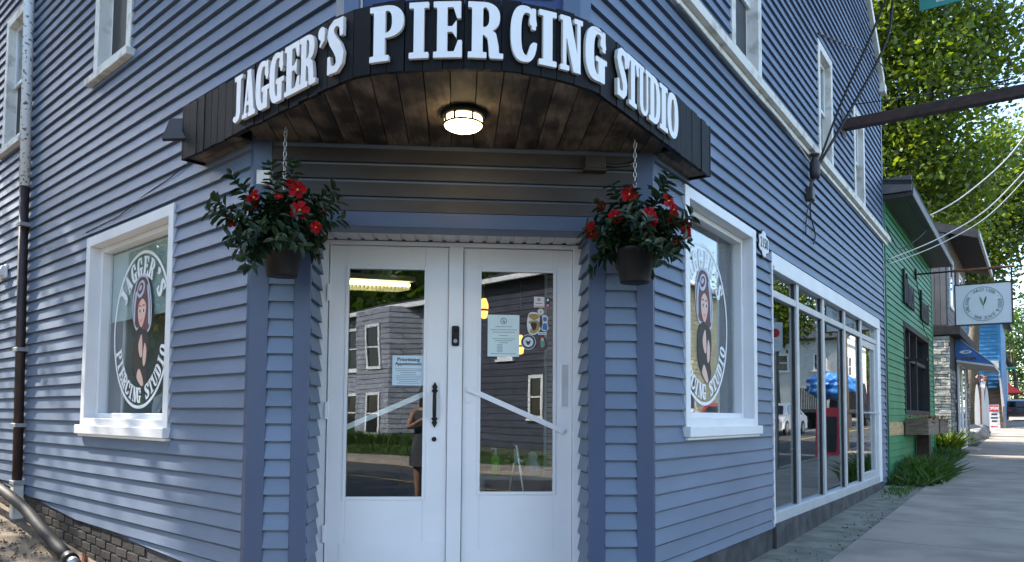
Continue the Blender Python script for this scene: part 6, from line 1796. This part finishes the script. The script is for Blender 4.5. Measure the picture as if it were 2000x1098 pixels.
yh, _ = house('yellow_house', 'pale yellow clapboard house across the street', 24.5, 35.5, 10.3, 19, .7, 6.4, 'yellow_siding', 'roof_dark', [(1.5, 2.5, 4.4, 6.0), (5, 6, 4.4, 6.0), (8.5, 9.5, 4.4, 6.0), (3, 4, 1.6, 3.2)], course=.2, gable_s=True, side_wins=[(1.6, 2.6, 4.6, 6.3)])
wh, _ = house('white_house', 'white gabled house past the yellow house across the street', 58, 68, 10.0, 19, 1.4, 6.0, 'white_siding', 'roof_dark', [(1.5, 2.6, 4.6, 6.2)], side_wins=[(1.2, 2.2, 5.0, 6.4), (4, 5, 5.0, 6.4)])
rh, _ = house('red_house', 'small red gabled house at the far bend of the street', 84, 92, 9.2, 15, 2.0, 3.8, 'red_siding', 'roof_dark', [(1.5, 2.6, 3.0, 4.4)], gable_s=True, roof_h=3.0, side_wins=[(2.0, 3.2, 3.2, 4.8)])
def near_tree(s_, o_, h, r, n, seed, label, mat='dark_leaf', leaf=.24):
    b = FR(s_, o_, 0); z = gz(b.x, b.y)
    rr = random.Random(seed); bl = []
    for i in range(9):
        a = rr.uniform(0, 6.28); q = r * rr.uniform(.15, .7)
        bl.append(((b.x + math.cos(a) * q, b.y + math.sin(a) * q, z + h - r * .9 + rr.uniform(-.8, .75) * r * .9), r * rr.uniform(.38, .55)))
    return tree('yard_tree', label, (b.x, b.y, z), [(b.x, b.y, z - .1), (b.x, b.y, z + h * .4), (b.x, b.y, z + h * .8)], bl, n, leaf, mat, seed=seed, r0_=.28, shell=.3)
near_tree(-50, 27.5, 15, 6.0, 17000, 41, 'tall dark tree behind the far end of the grey shingled house', leaf=.42)
near_tree(-42, 26.5, 15.5, 6.2, 17000, 42, 'tall dark tree behind the middle of the grey shingled house', leaf=.42)
near_tree(-34, 26.5, 14.5, 5.6, 17000, 43, 'tall dark tree between the grey and navy house roofs', leaf=.42)
near_tree(-9, 17, 11, 4.2, 7000, 44, 'dark garden tree beside the navy house', leaf=.28)
near_tree(-27, 27, 14, 5.6, 7000, 45, 'dark garden tree behind the navy house', leaf=.42)
near_tree(47, 12.0, 11, 3.6, 8000, 46, 'leafy tree between the yellow and white houses', 'maple_leaf', .24)
near_tree(19, 14.5, 8.5, 3.0, 8000, 47, 'leafy tree in front of the yellow house yard', 'maple_leaf', .24)
near_tree(76, 12, 11, 4.2, 7000, 48, 'leafy tree before the small red house', 'maple_leaf', .28)
near_tree(110, 9, 13, 6, 7000, 49, 'tall tree closing the far end of the street', 'dark_leaf', .36)
tuft('garden_bed', 'long leafy garden bed under the windows of the grey shingled house', FR, (-33, -20), (12.6, 13.8), 5200, .75, 'grass_blade', 'plants', .03, .45)
tuft('verge_grass', 'short mown grass on the verge across the street', FR, (-38, -6), (10.05, 12.4), 9000, .16, 'grass_blade', 'grass', .02, .4)
# truck with blue tarp, parked cars, sandwich board and sign post along the street
zc = gz(*FR(40, 7.4, 0)[:2]) - .13
tk = thing('flatbed_truck', 'dark flatbed truck loaded high under a blue tarp', 'truck', FR(42, 7.4, zc))
MB().bbox(FR, 38.6, 45, 6.3, 8.5, zc + .85, zc + 1.05, .02).build('bed', 'truck_dark', tk)
mb = MB(); mb.hexa([FR(45.2, 6.35, zc + .6), FR(47.2, 6.35, zc + .6), FR(47.2, 8.45, zc + .6), FR(45.2, 8.45, zc + .6), FR(45.2, 6.5, zc + 2.7), FR(46.6, 6.5, zc + 2.7), FR(46.6, 8.3, zc + 2.7), FR(45.2, 8.3, zc + 2.7)]); mb.build('cab', 'truck_dark', tk)
mb = MB()
for k in range(14):
    for (a, b) in ((6.3, 6.36), (8.44, 8.5)): mb.box(FR, 38.7 + k * .46, 38.76 + k * .46, a, b, zc + 1.05, zc + 2.2)
mb.build('stake_sides', 'gutter_dark', tk)
bm = bmesh.new(); bmesh.ops.create_icosphere(bm, subdivisions=4, radius=1.0)
rr = random.Random(6)
mb = MB(); bm.verts.index_update()
def lump(c): return 1 + .10 * math.sin(c.x * 7 + 2 * c.y) + .09 * math.sin(c.y * 9 + c.z * 4) + .05 * math.sin(c.z * 15 + c.x * 5)
mb.add([FR(41.8 + v.co.x * 3.4 * lump(v.co), 7.4 + v.co.y * 1.25 * lump(v.co), zc + 2.35 + v.co.z * .75 * lump(v.co)) for v in bm.verts], [[v.index for v in f.verts] for f in bm.faces]); bm.free()
mb.build('tarp', 'tarp_blue', tk, True)
for u in (39.6, 40.8, 46.0):
    for o_ in (6.5, 8.3): MB().tube([FR(u, o_ - .13, zc + .48), FR(u, o_ + .13, zc + .48)], .48, 16).build('wheel', 'tyre', tk)
car(FR, 31, 7.7, gz(*FR(31, 7.7, 0)[:2]) - .13, 'car_white', 'white car parked across the street before the truck')
car(FR, 25.5, 7.7, gz(*FR(25.5, 7.7, 0)[:2]) - .13, 'car_red', 'red car parked across the street before the white car')
car(FR, 60, 7.6, gz(*FR(60, 7.6, 0)[:2]) - .13, 'car_black', 'black car parked across the street past the truck')
car(FL, 13.5, 6.4, gz(*FL(13.5, 6.4, 0)[:2]) - .126, 'car_white', 'white car parked on the left street under the trees')
ab = thing('sandwich_board', 'red framed chalkboard sandwich board at the kerb', 'sandwich board', FR(16.5, 2.35, .35))
for k in (-1, 1):
    for a, b, c, d, m_, nm in ((2.05, 2.62, 0, 1.25, 'sign_red', 'frame'), (2.11, 2.56, .12, 1.02, 'chalk_black', 'chalk_panel')):
        F = FR; off = .012 if nm == 'chalk_panel' else 0; mb = MB()
        p = lambda o_, z_, e: FR(16.5 + k * (.30 - .24 * z_ / 1.25 + off + e), o_, .36 + z_)
        mb.hexa([p(a, c, 0), p(b, c, 0), p(b, c, .022), p(a, c, .022), p(a, d, 0), p(b, d, 0), p(b, d, .022), p(a, d, .022)]); mb.build(nm, m_, ab)
sg = thing('sign_post', 'grey steel sign post with a blank-backed parking sign at the kerb', 'sign post', FR(11.5, 2.29, .3))
MB().tube([FR(11.5, 2.29, .2), FR(11.5, 2.29, 3.4)], .038, 8).build('post', 'grey_metal', sg)
MB().bbox(FR, 11.44, 11.455, 2.14, 2.44, 2.7, 3.3, .004).build('plate', 'sign_white', sg)
MB().prism([FR(11.437, 2.29 + .09 * math.cos(a), 3.08 + .09 * math.sin(a)) for a in np.linspace(0, 6.283, 17)[:-1]], -dR * .004).build('red_disc', 'sign_red', sg)
def upole(u, o_, h, label):
    t = thing('utility_pole', label, 'utility pole', FR(u, o_, gz(*FR(u, o_, 0)[:2])), None)
    MB().tube([FR(u, o_, 0), FR(u, o_, h)], [.15, .11], 10).build('pole', 'pole_wood', t, True)
    MB().bbox(FR, u - 1.1, u + 1.1, o_ - .06, o_ + .06, h - .7, h - .56, .01).build('crossarm', 'pole_wood', t)
    for x in (-.95, -.5, .5, .95): MB().lathe(FR(u + x, o_, 0), [(.02, h - .56), (.045, h - .54), (.03, h - .46), (.04, h - .44), (.01, h - .4)], 8).build('insulator', 'gutter_dark', t)
    return t
upole(3.4, 2.30, 10.0, 'tall wooden utility pole at the kerb opposite the shop front')
upole(18.2, 2.31, 10.2, 'tall wooden utility pole at the kerb by the stone building')
wire('street_wire', [FR(12.4, .30, 5.30), FR(14.0, .9, 6.05), FR(16.2, 1.7, 7.4), FR(18.2, 2.3, 8.9)], .014, 'wire_white', 'pale cable rising from the green shop eave to the street pole')
wire('street_wire', [FR(9.7, .06, 4.05), FR(12.4, .62, 4.9), FR(15.0, 1.35, 6.0), FR(18.2, 2.3, 7.9)], .012, 'wire_white', 'upper pale cable of a pair slanting past the stone building roof')
wire('street_wire', [FR(9.7, .06, 3.97), FR(12.4, .63, 4.78), FR(15.0, 1.37, 5.85), FR(18.2, 2.3, 7.7)], .010, 'wire_white', 'lower pale cable of a pair slanting past the stone building roof')
wire('pole_wire', [FR(3.4, 2.3, 9.45), FR(8, 2.3, 9.1), FR(13, 2.3, 9.15), FR(18.2, 2.31, 9.65)], .010, 'wire_black', 'black cable strung between the two kerb utility poles')
wire('shop_wire', [FR(9.7, .04, 4.62), FR(10.2, .06, 4.5), FR(10.9, .10, 4.45), FR(11.6, .3, 4.75), FR(12.2, .40, 5.05)], .012, 'wire_black', 'slack black cable looped across the top of the green wall')
wire('shop_wire', [FR(13.6, .04, 4.3), FR(13.9, .06, 3.9), FR(14.5, .05, 3.4), FR(15.6, .05, 3.2), FR(16.6, .05, 3.1)], .009, 'wire_black', 'thin black cable draped down the green wall past the letters')
for k, (z0, z1) in enumerate(((8.2, 8.0), (8.9, 8.6))):
    wire('cross_wire', [FR(-34, 8.9, z0), FR(-20, 8.9, z1 - .5), FR(-6, 8.9, z0), FR(10, 8.9, z1)], .014, 'wire_black', ('lower', 'upper')[k] + ' black street cable strung in front of the grey shingled house')

# ------------------------------------------------------------------ inside the studio
ft = thing('fluorescent_light', 'lit fluorescent fitting with louvre on the studio ceiling behind the left door', 'ceiling light', (-1.35, 7.3, 2.6))
a, b = V((-1.75, 6.85, 2.50)), V((-1.05, 7.65, 2.66))
b = V((b.x, b.y, a.z + .10)); a = V((a.x, a.y, a.z))
dd = (b - a).normalized(); FT = Frame(a, dd, V((-dd.y, dd.x, 0)).normalized()); Ln = (b - a).length
MB().box(FT, 0, Ln, -.12, .12, .05, .10).build('housing', 'interior_pale', ft)
for o_ in (-.05, .05): MB().tube([FT(.02, o_, .02), FT(Ln - .02, o_, .02)], .016, 8).build('tube', 'tube_glow', ft)
mb = MB()
for i in range(22): mb.box(FT, .03 + i * Ln / 23, .036 + i * Ln / 23, -.11, .11, -.035, .0)
mb.build('louvre', 'interior_pale', ft)
for c, lb in (((-.268, 7.2, 2.32), 'amber glass pendant lamp, higher one behind the right door'), ((.079, 7.6, 2.02), 'amber glass pendant lamp, lower one behind the right door notice')):
    t = thing('pendant_lamp', lb, 'lamp', c, 'amber pendant lamps in the studio')
    MB().lathe((c[0], c[1], 0), [(.01, c[2] - .08), (.03, c[2] - .07), (.042, c[2]), (.04, c[2] + .06), (.02, c[2] + .11)], 12).build('shade', 'amber_glow', t)
    MB().tube([(c[0], c[1], c[2] + .11), (c[0], c[1], 2.98)], .006, 5).build('cord', 'wire_black', t)
    MB().lathe((c[0], c[1], 0), [(.043, c[2] - .010), (.047, c[2]), (.043, c[2] + .010)], 12).build('band', 'gold', t)
tb = thing('side_table', 'pale low table just inside the right door', 'table', (.1, 6.35, .12))
MB().bbox(FW_, -.28, .52, 6.08, 6.62, .83, .86, .006).build('top', 'interior_pale', tb)
for x in (-.24, .48):
    for y in (6.12, 6.58): MB().bbox(FW_, x - .02, x + .02, y - .02, y + .02, .12, .83, .003).build('leg', 'interior_pale', tb)
so = thing('soap_bottle', 'green pump soap bottle on the table behind the right door', 'bottle', (-.124, 6.14, .862))
MB().lathe((-.124, 6.14, 0), [(.004, .862), (.034, .864), (.036, .88), (.036, .985), (.026, 1.01), (.014, 1.018)], 14).build('bottle', 'soap_green', so, True)
MB().lathe((-.124, 6.14, 0), [(.004, 1.018), (.013, 1.018), (.013, 1.04), (.006, 1.045), (.006, 1.07), (.004, 1.075)], 10).build('pump', 'sign_white', so, True)
MB().bbox(FW_, -.165, -.118, 6.132, 6.148, 1.066, 1.078, .002).build('nozzle', 'sign_white', so)
ch = thing('folding_chair', 'folding chair with pale metal frame just inside the right door', 'chair', (.06, 5.98, .12))
for y in (5.88, 6.02):
    MB().tube([(-.09, y, .12), (-.01, y, .80), (.02, y, .97), (.06, y, 1.0), (.09, y, .98)], .011, 6).build('frame_tube', 'chrome', ch, True)
    MB().tube([(.20, y, .12), (.10, y, .72), (.04, y, 1.10), (.01, y, 1.11)], .011, 6).build('frame_tube', 'chrome', ch, True)
MB().bbox(FW_, -.06, .16, 5.88, 6.02, .55, .57, .004).build('seat', 'interior_pale', ch)
MB().bbox(FW_, .02, .05, 5.88, 6.02, .98, 1.08, .004).build('back_slat', 'interior_pale', ch)
cc = thing('clear_dispenser', 'clear bell shaped dispenser on the table behind the right door', 'dispenser', (.17, 6.14, .862))
MB().lathe((.168, 6.2, 0), [(.004, .862), (.085, .864), (.075, .90), (.055, .96), (.038, .99), (.040, 1.02), (.028, 1.045), (.004, 1.052)], 16).build('bell', 'clear_grey', cc, True)
MB().lathe((.30, 6.25, 0), [(.004, .862), (.12, .864), (.13, .89), (.12, .90), (.004, .88)], 16).build('tray', 'clear_grey', cc)
sh = thing('brick_pillar', 'narrow tan brick pillar with white edge trim inside the right door', 'pillar', (.31, 6.32, .12))
MB().bbox(FW_, .262, .285, 6.28, 6.33, .9, 2.52, .003).build('edge_trim', 'interior_pale', sh)
mb = MB(); mb.box(FW_, .285, .36, 6.30, 6.36, .12, 2.95); pc = mb.build('core', 'mortar', sh)
for i in range(38):
    z = .9 + i * .042
    MB().bbox(FW_, .288, .357, 6.286, 6.302, z, z + .036, .002).build('brick', 'tan_board', pc)

# ------------------------------------------------------------------ the photographer, seen only in the door glass
pr = thing('person', 'person in sleeveless grey dress holding up a phone, reflected in the door', 'person', (-.42, -.42, gz(-.42, -.42) - .10))
gzp = gz(-.42, -.42) - .016
def skin_body():
    X, Y, Z = -.42, -.42, gzp
    J = dict(pel=(0, 0, .92, .15), waist=(0, 0, 1.08, .125), chest=(0, 0, 1.28, .145), neckb=(0, 0, 1.43, .07), neck=(0, .01, 1.50, .052), head=(0, .03, 1.60, .085), crown=(0, .02, 1.70, .075),
             hl=(-.10, 0, .86, .10), kl=(-.11, .02, .48, .062), al=(-.11, -.02, .09, .040), fl=(-.12, .13, .03, .035),
             hr=(.10, 0, .86, .10), kr=(.11, .03, .48, .062), ar=(.11, -.02, .09, .040), fr=(.12, .13, .03, .035),
             sl=(-.17, 0, 1.40, .062), el=(-.25, .08, 1.16, .045), wl=(-.05, .30, 1.29, .030), pl=(.06, .36, 1.32, .030),
             sr=(.17, 0, 1.40, .062), er=(.27, .14, 1.18, .045), wr=(.33, .32, 1.30, .030), pr_=(.38, .37, 1.33, .030))
    E = [('pel', 'waist'), ('waist', 'chest'), ('chest', 'neckb'), ('neckb', 'neck'), ('neck', 'head'), ('head', 'crown'), ('pel', 'hl'), ('hl', 'kl'), ('kl', 'al'), ('al', 'fl'), ('pel', 'hr'), ('hr', 'kr'), ('kr', 'ar'), ('ar', 'fr'),
         ('neckb', 'sl'), ('sl', 'el'), ('el', 'wl'), ('wl', 'pl'), ('neckb', 'sr'), ('sr', 'er'), ('er', 'wr'), ('wr', 'pr_')]
    for hd, c, sx in (('pl', J['pl'], 1), ('pr_', J['pr_'], 1)):
        for k in range(5):
            off = (k - 2) * .016
            n1, n2 = '%sf%d' % (hd, k), '%sg%d' % (hd, k)
            ln = (.035, .045, .05, .045, .035)[k]
            J[n1] = (c[0] + .03, c[1] + .02, c[2] + off + .01, .010); J[n2] = (c[0] + .03 + ln * .6, c[1] + .015, c[2] + off + .012, .008)
            E += [(hd, n1), (n1, n2)]
    names = list(J); idx = {n: i for i, n in enumerate(names)}
    me = bpy.data.meshes.new('body')
    me.from_pydata([(J[n][0] + X - pr.location.x, J[n][1] + Y - pr.location.y, J[n][2] + Z - pr.location.z) for n in names], [(idx[a], idx[b]) for a, b in E], [])
    o = link('body', me, pr)
    sk = o.modifiers.new('skin', 'SKIN'); sk.use_smooth_shade = True
    if not me.skin_vertices: 
        pass
    lay = me.skin_vertices[0].data
    for n in names:
        lay[idx[n]].radius = (J[n][3], J[n][3]); lay[idx[n]].use_root = (n == 'pel')
    ss = o.modifiers.new('sub', 'SUBSURF'); ss.levels = 2; ss.render_levels = 2
    me.materials.append(M['skin'])
    return o
skin_body()
X, Y, Z = -.42, -.42, gzp
mb = MB(); n = 24; vs = []; prof = [(.62, .235, .19), (.80, .215, .175), (.95, .19, .165), (1.08, .158, .14), (1.22, .175, .15), (1.34, .18, .145), (1.42, .15, .10)]
for z, a, b in prof:
    for k in range(n):
        t = 2 * math.pi * k / n; f = 1 + (.05 * math.sin(6 * t) if z < .9 else 0)
        vs.append((X + a * f * math.cos(t), Y + b * f * math.sin(t), Z + z))
mb.add(vs, [(i * n + k, i * n + (k + 1) % n, (i + 1) * n + (k + 1) % n, (i + 1) * n + k) for i in range(len(prof) - 1) for k in range(n)])
mb.build('dress', 'dress_grey', pr, True)
mb = MB(); mb.lathe((X, Y - .005, Z), [(.02, 1.42), (.10, 1.46), (.105, 1.60), (.11, 1.68), (.085, 1.755), (.02, 1.785)], 16)
mb.build('hair', 'hair_dark', pr, True)
for s_ in (-.033, .033): MB().lathe((X + s_, Y + .10, Z), [(.001, 1.595), (.010, 1.603), (.001, 1.611)], 8).build('eye', 'sign_white', pr)
ph = thing('phone', 'dark phone held up by the person facing the doors', 'phone', (-.02, -.06, EYE - .04))
MB().bbox(FW_, -.09, .075, -.075, -.066, EYE - .04, EYE + .04, .003).build('case', 'black_metal', ph)
MB().bbox(FW_, -.085, .07, -.077, -.0752, EYE - .036, EYE + .036, .0005).build('screen', 'car_glass', ph)
